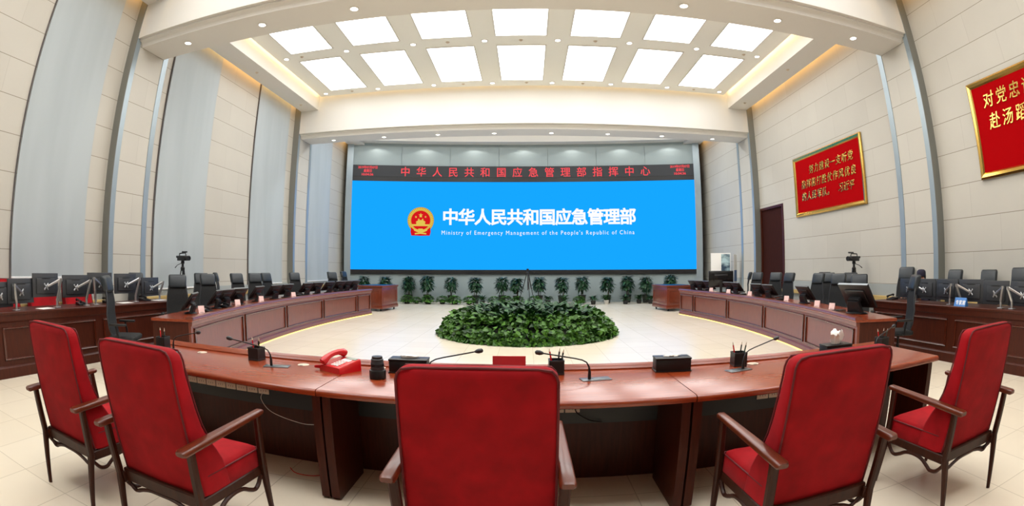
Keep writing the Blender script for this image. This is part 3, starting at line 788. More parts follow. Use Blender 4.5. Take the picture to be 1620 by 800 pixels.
place(oc, used, (-7.3, 7.1, 0), R(-115), 'black chair behind the left control console, beside its last monitor', 'black chairs behind the left control console')

# ================================================================== TOUCH TERMINALS on the curved consoles
def make_terminal():
    o = empty('touch_terminal', label='x', cat='monitor')
    # sitter is at -Y, the screen leans away towards +Y
    MB().lathe([(0, 0), (.11, 0), (.115, .006), (.10, .014), (.03, .02), (0, .02)], 20, Matrix.Diagonal((1.15, .85, 1, 1))).build('base', m_black, o)
    MB().bar((0, .02, .012), (0, .06, .12), .20, .05, (0, 1, 0), w1=.15).bar((0, .06, .115), (0, .0, .15), .15, .04, (0, 1, 0)).build('stand', m_black, o)
    M = Matrix.Translation((0, -.005, .165)) @ Matrix.Rotation(R(-38), 4, 'X')
    scr = MB().box(-.20, .20, -.014, .014, -.135, .135, .008, 2, M).box(-.13, .13, .012, .03, -.08, .08, .01, 2, M).build('screen', m_black, o)
    MB().box(-.185, .185, -.0155, -.0135, -.115, .12, 0, 2, M).build('glass', m_black_gl, scr, False)
    MB().box(-.198, .198, -.012, .012, .1345, .1375, 0, 2, M).build('top_edge', m_steel, scr, False)
    return o
tm = make_terminal(); used = set()
def con_place(P, side, Y, r, proto, used, label, group, turn=0, z=.76, s=None):
    cxx = 16.4 if side == 'left' else -16.45; sg = -1 if side == 'left' else 1
    a = math.asin((Y - 11.2) / (RC_ + r)); p = P(a * RC_, r, z)
    # local +Y points to the room centre
    rz = (-PI / 2 - a) if side == 'left' else (PI / 2 + a)
    rz = -PI / 2 - a * 1 if side == 'left' else PI / 2 + a
    return place(proto, used, p, rz + R(turn), label, group, s)
gT = 'touch terminals on the left curved console'
for Y, t, lab in [(5.95, 12, 'black tilted touch terminal nearest the camera on the left console'), (6.95, 8, 'black tilted touch terminal second along the left console'), (7.35, -6, 'black tilted touch terminal third along the left console'),
                  (7.95, -14, 'black tilted touch terminal fourth along the left console'), (8.85, 0, 'black tilted touch terminal fifth along the left console, before a chair'), (9.75, -8, 'black tilted touch terminal sixth along the left console'), (10.4, -10, 'black tilted touch terminal seventh along the left console, behind a pink card'),
                  (11.55, -8, 'black tilted touch terminal eighth along the left console'), (12.2, -12, 'black tilted touch terminal ninth along the left console'), (12.9, -5, 'black tilted touch terminal tenth along the left console'), (13.6, -12, 'black tilted touch terminal third from the screen end of the left console'), (14.05, -10, 'black tilted touch terminal second from the screen end of the left console'), (14.55, -6, 'black tilted touch terminal at the screen end of the left console')]:
    con_place(PLc, 'left', Y, .36, tm, used, lab, gT, t, s=1.12)
gT = 'touch terminals on the right curved console'
for Y, t, lab, s in [(6.0, 25, 'large black touch terminal at the near end of the right console', 1.45), (8.25, 8, 'black tilted touch terminal second along the right console, by the notebooks end', 1.1), (10.1, 10, 'black tilted touch terminal third along the right console, before the dark door', 1), (10.75, 12, 'black tilted touch terminal fourth along the right console', 1),
                     (12.0, 4, 'black tilted touch terminal fifth along the right console', 1), (12.45, 8, 'black tilted touch terminal beside the big desktop monitor', 1), (13.75, 6, 'black tilted touch terminal third from the screen end of the right console', 1), (14.3, 10, 'black tilted touch terminal second from the screen end of the right console', 1), (14.75, 8, 'black tilted touch terminal at the screen end of the right console', 1)]:
    con_place(PRc, 'right', Y, .36, tm, used, lab, gT, t, s=s * 1.1)
# name cards
cdp = empty('name_card', label='x', cat='card')
MB().loft([[Vector((x, y, z)) for y, z in ((-.035, 0), (-.031, 0), (0, .118), (.031, 0), (.035, 0), (0, .128))] for x in (-.055, .055)]).build('tent_card', m_pinkcard, cdp, False)
mb = MB()
for i in range(3): mb.box(-.03 + i * .021, -.014 + i * .021, .026 , .0268, .03, .036, 0)
mb.bm.verts.ensure_lookup_table()
for v in mb.bm.verts: v.co.y = .0355 * (1 - v.co.z / .128) + .0012 + (v.co.y - .026)
mb.build('lettering', m_dkgrey, cdp, False)
used = set()
for side, P, ys in (('left', PLc, [5.92, 7.45, 8.6, 10.35]), ('right', PRc, [6.55, 7.2, 8.7, 10.75, 12.05, 13.15])):
    for i, Y in enumerate(ys):
        con_place(P, side, Y, .13, cdp, used, 'small pale name card on the %s console, %s from the near end' % (side, ORD[i]), 'name cards on the curved consoles', -38 if side == 'left' else 38)
# notebooks near the right end
for i, (dx, rz, m_, lab) in enumerate([(0, 12, m_dkgrey, 'grey notebook lying under another by the big touch terminal'), (.01, 22, m_fabric, 'dark notebook on top by the big touch terminal')]):
    p = PRc(RC_ * math.asin((6.42 - 11.2) / RC_), .18, .76 + i * .017)
    nb = empty('notebook', p, R(rz), lab, 'notebook')
    MB().box(-.11, .11, -.075, .075, .002, .014, 0).build('pages', m_beige, nb, False)
    MB().box(-.113, .113, -.078, .078, 0, .002, 0).box(-.113, .113, -.078, .078, .014, .0165, 0).box(-.113, -.11, -.078, .078, 0, .016, 0).build('cover', m_, nb, False)
# desk telephones
def make_phone():
    o = empty('desk_phone', label='x', cat='telephone')
    MB().loft([[Vector((x, y, z)) for y, z in ((-.09, 0), (.09, 0), (.09, .05), (-.09, .022))] for x in (-.085, .085)]).build('base', m_black, o, False)
    hs = MB().tube([(-.06, -.09, .055), (-.06, -.06, .068), (-.06, 0, .078), (-.06, .06, .088), (-.06, .09, .08)], [.024, .017, .014, .017, .024], 8).build('handset', m_black, o)
    mb = MB()
    for i in range(3):
        for j in range(4): mb.box(-.02 + i * .028, -.002 + i * .028, -.06 + j * .024, -.046 + j * .024, .026 + j * .004, .036 + j * .004)
    mb.build('keypad', m_dkgrey, o, False)
    return o
ph = make_phone(); used = set()
for Y, lab in [(6.35, 'black desk phone near the first card of the left console'), (7.15, 'black desk phone second along the left console'), (11.0, 'black desk phone in the middle of the left console'), (13.25, 'black desk phone toward the far end of the left console')]:
    con_place(PLc, 'left', Y, .22, ph, used, lab, 'black phones on the left curved console', 170)
for Y, lab in [(9.3, 'black desk phone before the right group of three chairs'), (11.4, 'black desk phone in the middle of the right console'), (13.5, 'black desk phone toward the far end of the right console')]:
    con_place(PRc, 'right', Y, .22, ph, used, lab, 'black phones on the right curved console', 170)
for x, y, rz, lab in [(-6.62, 4.95, 80, 'black desk phone on the left control console, under the third monitor'), (-6.62, 5.6, 100, 'black desk phone on the left control console, under the fifth monitor'), (-6.6, 6.55, 95, 'black desk phone at the far end of the left control console')]:
    place(ph, used, (x, y, .84), R(rz), lab, 'black phones on the left control console')
place(ph, used, (6.6, 6.95, .84), R(-90), 'black desk phone at the far end of the right control console')
# big monitor on the right console
def make_big_monitor():
    o = empty('desktop_monitor', label='x', cat='monitor')
    MB().box(-.36, .36, -.02, .015, .14, .60, .008).box(-.2, .2, .015, .05, .25, .5, .012).build('screen', m_black_gl, o)
    MB().bar((0, .045, .02), (0, .045, .32), .08, .03, (0, 1, 0)).build('stand', m_black, o)
    MB().box(-.14, .14, -.08, .11, 0, .018, .006).build('base', m_black, o)
    return o
bmn = make_big_monitor()
con_place(PRc, 'right', 13.08, .40, bmn, set(), 'big black desktop monitor on the right console, in front of the picture board', None, 62)

# ================================================================== ARM-MOUNTED MONITORS on the control consoles
def make_arm_monitor(flip, zc):
    """back of the monitor faces -Y (the room), desk clamp at the origin"""
    o = empty('monitor', label='x', cat='monitor')
    scr = MB().box(-.275, .275, .0, .022, zc - .165, zc + .165, .006).box(-.2, .2, -.018, .0, zc - .12, zc + .10, .012).build('screen', m_dkgrey, o)
    MB().box(-.272, .272, .0215, .024, zc - .155, zc + .162).build('glass', m_black_gl, scr, False)
    MB().box(-.09, .09, -.0195, -.017, zc + .085, zc + .097).build('vent_slot', m_black, scr, False)
    mb = MB()
    for a in (45, -45):
        M = Matrix.Translation((0, -.026, zc - .02)) @ Matrix.Rotation(R(a), 4, 'Y'); mb.box(-.062, .062, -.006, .006, -.011, .011, .003, 1, M)
    mb.build('mount_plate', m_silver, o)
    bx = flip * .17
    mb = MB()
    mb.bar((bx, -.10, .10), (bx + flip * .06, -.16, zc + .08), .045, .035, (0, 1, 0), w1=.035, d1=.03)
    mb.tube([(bx + flip * .06, -.16, zc + .06), (bx + flip * .06, -.16, zc + .10)], .022, 10)
    mb.bar((bx + flip * .06, -.145, zc + .085), (flip * .02, -.05, zc - .015), .042, .036, (0, 0, 1), w1=.034, d1=.03)
    mb.tube([(0, -.055, zc - .02), (0, -.02, zc - .02)], .02, 10)
    mb.build('monitor_arm', m_silver, o)
    MB().tube([(bx, -.10, .0), (bx, -.10, .11)], .02, 10).box(bx - .05, bx + .05, -.14, -.04, 0, .012, .004).build('arm_base', m_silver, o)
    return o
ma, mbb = 1, -1
gL = 'monitors on arms on the left control console'
LM = [(3.22, .20, 95, mbb, 'black monitor cut off by the left edge of the photo'), (3.64, .245, 95, mbb, 'black monitor first full one from the left edge, with white sticker'),
      (4.15, .315, 92, ma, 'tall-set black monitor second on the left console with arm to its right'), (4.80, .29, 86, ma, 'black monitor third on the left console, arm bent to lower left'),
      (5.38, .325, 84, mbb, 'black monitor fourth on the left console, before the near left pillar'), (6.03, .31, 88, ma, 'black monitor fifth on the left console, behind the edge-on chair'), (6.72, .24, 96, ma, 'last black monitor of the left console, before a black chair')]
for y, top, rz, pr_, lab in LM:
    # monitor back looks to +X: local -Y -> +X  => rz = 90
    place(make_arm_monitor(pr_, top), set(), (-6.60, y, .84), R(rz), lab, gL)
gR = 'monitors on arms on the right control console'
RM = [(6.45, .215, -95, ma, 'first black monitor from the door side on the right control console'), (6.0, .22, -90, mbb, 'black monitor right under the person in the cap'), (5.44, .22, -92, ma, 'third black monitor on the right control console'),
      (4.85, .22, -86, mbb, 'fourth black monitor on the right console, behind the blue name plate'), (4.3, .205, -88, ma, 'fifth black monitor on the right control console with white sticker'), (3.72, .20, -92, mbb, 'black monitor cut off by the right edge of the photo')]
for y, top, rz, pr_, lab in RM:
    place(make_arm_monitor(pr_, top), set(), (6.58, y, .84), R(rz), lab, gR)
# blue name plate
bp_ = empty('name_plate', (6.38, 4.93, .84), R(90), 'blue name plate with white characters on the right control console', 'sign')
MB().loft([[Vector((x, y, z)) for y, z in ((-.05, 0), (.05, 0), (.004, .125), (-.004, .125))] for x in (-.13, .13)]).build('plate', mat('blue plate', rgb(60, 120, 190), .4), bp_, False)
mb = MB()
for i, ch in enumerate('专家席'):
    me = glyphs(ch, .07, .001)
    put_glyphs(mb, me, lambda x, y: Vector((-.08 + i * .075 + x - .02 + .0, .0505 - (y + .03) * .046 / .125 + .0 , y + .03)))
for v in mb.bm.verts: v.co.x = -v.co.x; 
bmesh.ops.reverse_faces(mb.bm, faces=mb.bm.faces[:])
mb.build('lettering', m_white, bp_, False)
# papers on the left control console
for i, (y, rz, lab) in enumerate([(4.05, 8, 'sheet of white paper on the left console under the second monitor'), (5.9, -6, 'sheet of white paper on the left console under the fifth monitor'), (6.85, 4, 'sheet of white paper at the far end of the left console')]):
    p = empty('paper', (-6.48, y, .841), R(rz), lab, 'paper'); MB().box(-.1, .1, -.14, .14, 0, .004).build('sheet', m_white, p, False)

# ================================================================== THINGS ON THE FRONT DESK
def make_mic(ang, name_lab):
    """gooseneck microphone; the neck leaves the base towards local -X and ends in a head"""
    o = empty('gooseneck_microphone', label=name_lab, cat='microphone')
    MB().box(-.055, .14, -.045, .045, 0, .006, .003).box(.02, .13, -.03, .03, .006, .009, .002).build('base_plate', m_steel, o)
    pts = [(0, 0, .006), (0, 0, .05), (-.004, 0, .085), (-.02, 0, .115), (-.05, 0, .132), (-.10, 0, .145), (-.20, 0, .165), (-.30, 0, .185)]
    MB().tube(pts, [.011, .010, .006, .0045, .0045, .0045, .0045, .0045], 8).build('gooseneck', m_black, o)
    d = Vector((-.10, 0, .02)).normalized(); p = Vector(pts[-1])
    MB().tube([p, p + d * .01, p + d * .022, p + d * .045, p + d * .052], [.007, .012, .0155, .014, .006], 10).build('mic_head', m_dkgrey, o)
    return o
for x, y, rz, lab in [(-2.85, 3.17, 175, 'black gooseneck microphone at the left end of the desk, behind the second chair'), (-1.80, 3.10, 14, 'black gooseneck microphone on the left desk section beside a pen cup'),
                      (-.62, 3.04, 182, 'black gooseneck microphone peeking out over the top of the centre chair'), (.40, 3.06, 10, 'black gooseneck microphone to the right of the centre chair'), (1.50, 3.12, 196, 'black gooseneck microphone on the right desk section beside a pen cup'), (2.80, 3.14, 198, 'black gooseneck microphone at the right end of the desk')]:
    m_ = make_mic(0, lab); m_.location = (x, y, ZT); m_.rotation_euler = (0, 0, R(rz))
def make_cup():
    o = empty('pen_cup', label='x', cat='pen holder')
    mb = MB(); a, h, t = .05, .10, .006
    for b in ((-a, a, -a, -a + t), (-a, a, a - t, a), (-a, -a + t, -a + t, a - t), (a - t, a, -a + t, a - t)): mb.box(b[0], b[1], b[2], b[3], 0, h)
    mb.box(-a + t, a - t, -a + t, a - t, 0, t).build('cup', m_black, o, False)
    for z0, z1 in ((.004, .014), (h - .010, h - .002)):
        mb = MB()
        mb.box(-a - .001, a + .001, -a - .001, -a + .001, z0, z1).box(-a - .001, a + .001, a - .001, a + .001, z0, z1).box(-a - .001, -a + .001, -a, a, z0, z1).box(a - .001, a + .001, -a, a, z0, z1)
        mb.build('stitched_edge', m_dkgrey, o, False)
    return o
def make_pencil(m_):
    o = empty('pencil', label='x', cat='pencil')
    MB().lathe([(0, 0), (.0055, 0), (.0055, .145), (.0, .145)], 6).build('body', m_, o, False)
    MB().lathe([(.0055, .145), (.0015, .168), (0, .168)], 6).build('sharpened_tip', m_beige, o, False)
    return o
cup = make_cup(); cu = set(); pr1, pr2, pr3 = make_pencil(m_redplastic), make_pencil(m_black), make_pencil(mat('dark green paint', rgb(20, 50, 40), .4)); pu = set()
for i, (x, y, where) in enumerate([(-3.08, 3.28, 'at the left end of the desk'), (-2.03, 3.27, 'on the left desk section'), (.20, 3.26, 'right of the centre chair'), (1.53, 3.27, 'on the right desk section'), (3.02, 3.30, 'at the right end of the desk')]):
    place(cup, cu, (x, y, ZT), R([8, -6, 2, -4, 6][i]), 'black square leather pen cup ' + where, 'pen cups on the front desk')
    for p_, dx, dy, tx, ty, nm in ((pr1, -.018, .0, -6, -10, 'red pencil'), (pr2, .006, .012, 3, 6, 'black pencil'), (pr3, .022, -.01, 5, 9, 'dark green pencil')):
        o = place(p_, pu, (x + dx, y + dy, ZT + .0065), 0, '%s standing in the pen cup %s' % (nm, where), 'pencils in the pen cups')
        o.rotation_euler = (R(tx), R(ty), 0)
def tissue(x, y, rz, lab, kind, w_=.26):
    o = empty('tissue_box', (x, y, ZT), R(rz), lab, 'tissue box')
    MB().box(-w_ / 2, w_ / 2, -.065, .065, .006, .085, .004).box(-w_ / 2 - .005, w_ / 2 + .005, -.07, .07, 0, .010, .002).box(-w_ / 2 - .003, w_ / 2 + .003, -.068, .068, .085, .097, .003).build('box', m_black, o)
    MB().prism([(.075 * math.cos(a), .028 * math.sin(a)) for a in [2 * PI * i / 24 for i in range(24)]], .097, .0985).build('slot', m_dkgrey, o, False)
    rnd = random.Random(3 + int(x * 10)); mb = MB(); n = 18; h = {'flat': .012, 'low': .02, 'tall': .10}[kind]
    rings = []
    for k, (f, z) in enumerate(((.75, .098), (1.0, .098 + h * .35), (1.15 if kind == 'tall' else .9, .098 + h * .75), (.95 if kind == 'tall' else .6, .098 + h))):
        rings.append([Vector(((.055 if kind == 'tall' else .06) * f * math.cos(2 * PI * i / n) * (1 + .25 * rnd.uniform(-1, 1)), (.028 if kind == 'tall' else .02) * f * math.sin(2 * PI * i / n) * (1 + .35 * rnd.uniform(-1, 1)), z + h * .18 * rnd.uniform(-1, 1) * (k > 0))) for i in range(n)])
    mb.loft(rings).build('tissue', m_white, o, True, 20)
tissue(-.79, 3.24, 2, 'black tissue box with flat white tissue, left of the centre chair', 'low')
tissue(1.005, 3.26, -4, 'black tissue box beside the right desk seam, its tissue sunk in the slot', 'flat', .25)
tissue(2.44, 3.26, -3, 'black tissue box with a white tissue sticking up, behind the right chair', 'tall')
# red telephone
rp = empty('red_telephone', (-1.27, 3.16, ZT), R(-28), 'red corded desk telephone with white keypad on the left desk section', 'telephone')
MB().loft([[Vector((x, y, z)) for x, z in ((-.11, 0), (.11, 0), (.108, .03 + (y + .1) * .19), (.10, .042 + (y + .1) * .19), (-.10, .042 + (y + .1) * .19), (-.108, .03 + (y + .1) * .19))] for y in (-.10, -.09, .09, .10)]).build('base', m_redplastic, rp)
zt = lambda y: .043 + (y + .1) * .19
hs = MB().tube([(-.065, -.112, zt(-.1) + .014), (-.065, -.106, zt(-.1) + .020), (-.065, -.09, zt(-.09) + .029), (-.065, -.07, zt(-.07) + .038), (-.065, -.04, zt(-.04) + .048), (-.065, 0, zt(0) + .052), (-.065, .04, zt(.04) + .048), (-.065, .07, zt(.07) + .038), (-.065, .09, zt(.09) + .029), (-.065, .106, zt(.1) + .02), (-.065, .112, zt(.1) + .014)], [.016, .026, .029, .025, .02, .019, .02, .025, .029, .026, .016], 14).build('handset', m_redplastic, rp)
mb = MB()
for i in range(3):
    for j in range(4):
        x0, y0 = -.012 + i * .026, -.075 + j * .022; mb.loft([[Vector((x0 + dx, y0 + dy, zt(y0 + dy) + dz)) for dx, dy in ((0, 0), (.018, 0), (.018, .014), (0, .014))] for dz in (-.004, .005)])
mb.build('keypad', m_white, rp, False)
MB().loft([[Vector((x, y, zt(y) + dz)) for x, y in ((-.015, .02), (.07, .02), (.07, .055), (-.015, .055))] for dz in (-.003, .0025)]).build('label_card', m_white, rp, False)
MB().loft([[Vector((x, y, zt(y) + dz)) for x, y in ((-.02, .062), (.09, .062), (.09, .092), (-.02, .092))] for dz in (-.003, .003)]).build('display', mat('phone display', rgb(150, 160, 150), .2), rp, False)
pts = []
for i in range(130):
    t = i / 129; a = t * 2 * PI * 20; c = Vector((-.085 - .05 * math.sin(PI * t), -.11 - .035 * math.sin(PI * t) + .05 * t, .014 + .02 * (1 - t)))
    pts.append(c + Vector((.007 * math.cos(a), 0, .007 * math.sin(a))))
MB().tube(pts, .0024, 5).build('coiled_cord', m_redplastic, rp)
# camera lens
cl = empty('camera_lens', (-.945, 3.0, ZT), R(30), 'black camera lens standing on its hood beside the red telephone', 'camera lens')
MB().lathe([(0, .002), (.046, .0), (.054, .004), (.055, .05), (.052, .056), (.044, .058)], 28).build('hood', m_black, cl)
MB().lathe([(.043, .054), (.044, .075), (.042, .076), (.042, .10), (.040, .104), (.040, .126), (.036, .130), (.034, .131), (0, .131)], 28).build('barrel', m_dkgrey, cl)
mb = MB()
for k in range(36):
    a = 2 * PI * k / 36; M = Matrix.Rotation(a, 4, 'Z'); mb.box(.041, .0435, -.0018, .0018, .079, .098, 0, 1, M)
mb.build('focus_ring', m_black, cl, False)
MB().lathe([(0, .131), (.035, .131), (.035, .142), (.032, .145), (0, .145)], 28).build('rear_cap', m_black, cl)
# red name board
nbd = empty('name_board', (-.115, 3.30, ZT), 0, 'plain red name board standing behind the centre chair', 'name plate')
MB().box(-.112, .112, -.004, .004, .004, .115, .001).build('board', m_redcard, nbd, False); MB().box(-.10, .10, -.03, .03, 0, .008, .002).build('foot', m_redcard, nbd, False)
lid = empty('notebook', (-.42, 3.16, ZT), R(4), 'closed dark notebook behind the centre chair, left of the red board', 'notebook')
MB().box(-.15, .15, -.10, .10, .002, .018).build('pages', m_beige, lid, False); MB().box(-.153, .153, -.103, .103, 0, .002).box(-.153, .153, -.103, .103, .018, .021).build('cover', m_black, lid, False)
# cable grommets
gr = empty('cable_grommet', label='x', cat='cable grommet')
MB().lathe([(0, 0), (.042, 0), (.045, .002), (.043, .004), (.036, .0045), (0, .0045)], 24).build('cap', m_beige, gr); MB().box(-.012, .012, -.042, -.03, .0035, .0055).build('notch', m_dkgrey, gr, False)
us = set()
for x, y, lab in [(-2.62, 3.30, 'round beige cable grommet left, beside the second chair'), (-1.60, 3.24, 'round beige cable grommet between microphone and red telephone'), (-1.03, 3.32, 'round beige cable grommet right of the red telephone'), (1.66, 3.28, 'round beige cable grommet by the right microphone base')]:
    place(gr, us, (x, y, ZT), 0, lab, 'cable grommets')
# power sockets on the cable tray
so = empty('power_socket', label='x', cat='power socket')
MB().box(-.048, .048, -.008, 0, -.025, .025, .003).build('plate', m_beige, so)
mb = MB()
for dx in (-.022, .0, .022): mb.box(dx - .0015, dx + .0015, -.0088, -.0078, -.006, .006)
mb.build('slots', m_black, so, False)
us = set(); sx_ = [-2.68 + i * .107 for i in range(8)]
for i, x in enumerate(sx_):
    place(so, us, (x, yf(x) - .251, .548), 0, 'beige power socket in the row under the left desk section, %s' % (['leftmost', 'second from left', 'third from left', 'fourth from left', 'fourth from right', 'third from right', 'second from right', 'rightmost'][i]), 'power sockets under the left desk')
for x, lab in [(.20, 'beige power socket under the middle desk, half hidden by the centre chair'), (.305, 'beige power socket under the middle desk with a black cable plugged in'), (1.70, 'beige power socket under the right desk, left one of two'), (1.805, 'beige power socket under the right desk, right one of two')]:
    place(so, us, (x, yf(x) - .251, .545), 0, lab, 'power sockets under the desk')
def cable(pts, r, m_, name, lab):
    c = [Vector(p) for p in pts]; out = []
    for i in range(len(c) - 1):
        p0, p1, p2, p3 = c[max(i - 1, 0)], c[i], c[i + 1], c[min(i + 2, len(c) - 1)]
        for k in range(8):
            t = k / 8; out.append(.5 * ((2 * p1) + (p2 - p0) * t + (2 * p0 - 5 * p1 + 4 * p2 - p3) * t * t + (3 * p1 - p0 - 3 * p2 + p3) * t ** 3))
    out.append(c[-1])
    o = MB().tube(out, r, 6).build(name, m_, None); tag(o, lab, 'cable'); return o
yb = yf(-1.6) - .262
cable([(-1.93, yb, .54), (-1.93, yb - .03, .49), (-1.85, yb - .02, .40), (-1.62, yb - .02, .345), (-1.48, yb - .01, .345), (-1.40, yb - .01, .38), (-1.30, yb + .06, .40)], .0025, m_white, 'power_cable', 'thin white cable drooping under the left desk section')
yb = yf(.3) - .262
cable([(.32, yb, .545), (.34, yb - .03, .52), (.42, yb - .02, .47), (.50, yb - .01, .455)], .004, m_black, 'power_cable', 'black plug cable under the middle desk section')
cable([(-1.70, 3.05, .004), (-1.62, 2.98, .004), (-1.50, 2.97, .004), (-1.40, 3.02, .004), (-1.33, 3.10, .004)], .0035, m_redplastic, 'loose_cable', 'red cable lying on the floor under the left desk')

# ================================================================== CAMERAS ON TRIPODS
def make_tripod(h, spread, lab, cat='tripod'):
    o = empty('camera_tripod', label=lab, cat=cat)
    top = h
    for k in range(3):
        a = 2 * PI * k / 3 + .5; c, s_ = math.cos(a), math.sin(a)
        mid = Vector((c * spread * .5, s_ * spread * .5, top * .45)); ft = Vector((c * spread, s_ * spread, .012)); up = Vector((c * .035, s_ * .035, top * .88))
        n = Vector((-s_, c, 0)) * .016
        mb = MB().tube([up + n, mid + n * .8], .012, 6).tube([up - n, mid - n * .8], .012, 6).tube([up.lerp(mid, .55), ft], .012, 6)
        leg = mb.build('leg', m_black, o); MB().lathe([(0, -.012), (.018, -.012), (.018, .004), (.01, .014), (0, .014)], 8, None, ft).build('rubber_foot', m_black, leg)
    MB().tube([(0, 0, top * .42), (0, 0, top * .95)], .014, 8).build('centre_column', m_black, o)
    MB().lathe([(0, top * .86), (.05, top * .86), (.055, top * .9), (.03, top * .92), (.03, top * .955), (.045, top * .96), (.045, top - .012), (.035, top), (0, top)], 14).build('pan_head', m_black, o)
    MB().tube([(.03, 0, top * .965), (.16, -.06, top * .94), (.24, -.10, top * .90)], [.008, .007, .012], 6).build('pan_handle', m_black, o)
    return o
def make_camcorder(lab):
    o = empty('video_camera', label=lab, cat='video camera')
    MB().box(-.055, .055, -.16, .14, 0, .11, .012).build('body', m_black, o)
    MB().lathe([(0, 0), (.045, 0), (.045, .06), (.055, .065), (.055, .10), (.045, .10), (.04, .085), (0, .085)], 18, Matrix.Translation((0, .14, .055)) @ Matrix.Rotation(-PI / 2, 4, 'X')).build('lens', m_black, o)
    MB().tube([(0, -.13, .10), (0, -.12, .16), (0, .10, .17), (0, .12, .11)], .013, 8).build('top_handle', m_black, o)
    MB().tube([(.02, .0, .19), (.02, .18, .19)], .018, 8).build('microphone', m_dkgrey, o)
    MB().box(-.03, .03, -.23, -.15, .06, .11, .01).build('viewfinder', m_black, o)
    return o
for x, y, h, rz, side, w_ in [(-7.45, 8.73, 1.57, -100, 'left', 'in front of the second blind'), (7.42, 9.26, 1.56, 100, 'right', 'in front of the stone wall')]:
    t = make_tripod(h, .34 if side == 'left' else .26, 'black camera tripod on the %s side, %s' % (side, w_)); t.location = (x, y, 0); t.rotation_euler = (0, 0, R(200 if side == 'left' else 20))
    c = make_camcorder('black video camera on the %s tripod, %s' % (side, w_)); c.location = (x, y, h); c.rotation_euler = (0, 0, R(rz))
t = make_tripod(1.44, .40, 'black tripod in the middle of the plant row under the screen'); t.location = (.05, 19.05, 0); t.rotation_euler = (0, 0, R(15))

# ================================================================== CARTS, BOARDS at the far end
def cart(x, y, rz, lab):
    o = empty('wooden_cart', (x, y, 0), R(rz), lab, 'cabinet', 'wooden cabinets on casters')
    W2, D2 = .46, .62
    MB().box(-W2, W2, -D2, D2, .10, .80, .004).build('body', m_wood_v, o)
    MB().box(-W2 - .03, W2 + .03, -D2 - .03, D2 + .03, .80, .865, .01).build('top', m_wood_v, o); MB().box(-W2 + .06, W2 - .06, -D2 + .06, D2 - .06, .865, .875, .004).build('top_inset', m_black_gl, o)
    MB().box(-W2 - .02, W2 + .02, -D2 - .02, D2 + .02, .085, .20, .008).build('plinth', m_wood_v, o)
    for ax in (0, 1):
        for sg in (-1, 1):
            mb = MB()
            if ax == 0: mb.box(-W2 + .08, W2 - .08, sg * D2 - .012, sg * D2 + .012, .27, .30, .004).box(-W2 + .08, W2 - .08, sg * D2 - .012, sg * D2 + .012, .68, .71, .004).box(-W2 + .08, -W2 + .11, sg * D2 - .012, sg * D2 + .012, .30, .68, .004).box(W2 - .11, W2 - .08, sg * D2 - .012, sg * D2 + .012, .30, .68, .004)
            else: mb.box(sg * W2 - .012, sg * W2 + .012, -D2 + .08, D2 - .08, .27, .30, .004).box(sg * W2 - .012, sg * W2 + .012, -D2 + .08, D2 - .08, .68, .71, .004).box(sg * W2 - .012, sg * W2 + .012, -D2 + .08, -D2 + .11, .30, .68, .004).box(sg * W2 - .012, sg * W2 + .012, D2 - .11, D2 - .08, .30, .68, .004)
            mb.build('panel_moulding', m_wood_v, o)
    for dx in (-.36, .36):
        for dy in (-.52, .52):
            MB().lathe([(0, -.018), (.035, -.018), (.042, -.008), (.042, .008), (.035, .018), (0, .018)], 12, Matrix.Translation((dx, dy, .042)) @ Matrix.Rotation(PI / 2, 4, 'Y')).tube([(dx, dy, .05), (dx, dy, .09)], .012, 6).build('caster', m_black, o)
cart(-5.12, 16.55, -10, 'wooden cabinet on casters at the far end of the left console'); cart(5.05, 16.65, 8, 'wooden cabinet on casters at the far end of the right console')
# picture board and roll-up
bd = empty('display_board', (7.22, 17.3, 0), R(-20), 'display board with white half and blue landscape picture by the right wall', 'display board')
m_pic = noise_mix(mat('landscape picture', rgb(90, 130, 150), .5), rgb(36, 62, 84), rgb(176, 204, 210), 3.2, 6, (1, 1, 1.6), .38, .62)
MB().box(-.38, .38, -.02, .02, .75, 1.98, .004).build('panel', m_white, bd); MB().box(.02, .36, -.024, -.019, .8, 1.94).build('picture', m_pic, bd, False)
for dx in (-.32, .32): MB().box(dx - .02, dx + .02, -.02, .02, 0, .76).box(dx - .04, dx + .04, -.2, .2, 0, .03).build('stand', m_steel, bd)
ru = empty('roll_up_banner', (7.5, 16.55, 0), R(54), 'narrow roll-up banner seen nearly edge-on beside the far right pillar', 'banner')
MB().box(-.28, .28, -.006, .0, .06, 1.9).build('banner', m_white, ru, False); MB().box(-.26, .26, -.008, -.006, .95, 1.35).build('blue_print', mat('blue print', rgb(44, 92, 150), .5), ru, False); MB().box(-.3, .3, -.08, .08, 0, .06, .01).build('base', m_silver, ru)

# ================================================================== PLANTS
def leaf(mb, p, d, L, W, droop=.3, up=None, fold=.12):
    """one pointed leaf from p along d"""
    d = Vector(d).normalized(); up = Vector((0, 0, 1)) if up is None else up
    s_ = d.cross(up)
    if s_.length < 1e-3: s_ = Vector((1, 0, 0))
    s_.normalize(); n = s_.cross(d).normalized()
    V = mb.bm.verts.new; p = Vector(p)
    a = V(p); m1 = V(p + d * L * .35 - n * fold * W); m2 = V(p + d * L * .7 - n * (fold * W * .8 + droop * L * .25)); t = V(p + d * L - n * droop * L * .6)
    l1 = V(p + d * L * .28 + s_ * W * .5); r1 = V(p + d * L * .28 - s_ * W * .5); l2 = V(p + d * L * .66 + s_ * W * .36 - n * droop * L * .2); r2 = V(p + d * L * .66 - s_ * W * .36 - n * droop * L * .2)
    F = mb.bm.faces.new
    F((a, m1, l1)); F((a, r1, m1)); F((m1, m2, l2, l1)); F((m1, r1, r2, m2)); F((m2, t, l2)); F((m2, r2, t))
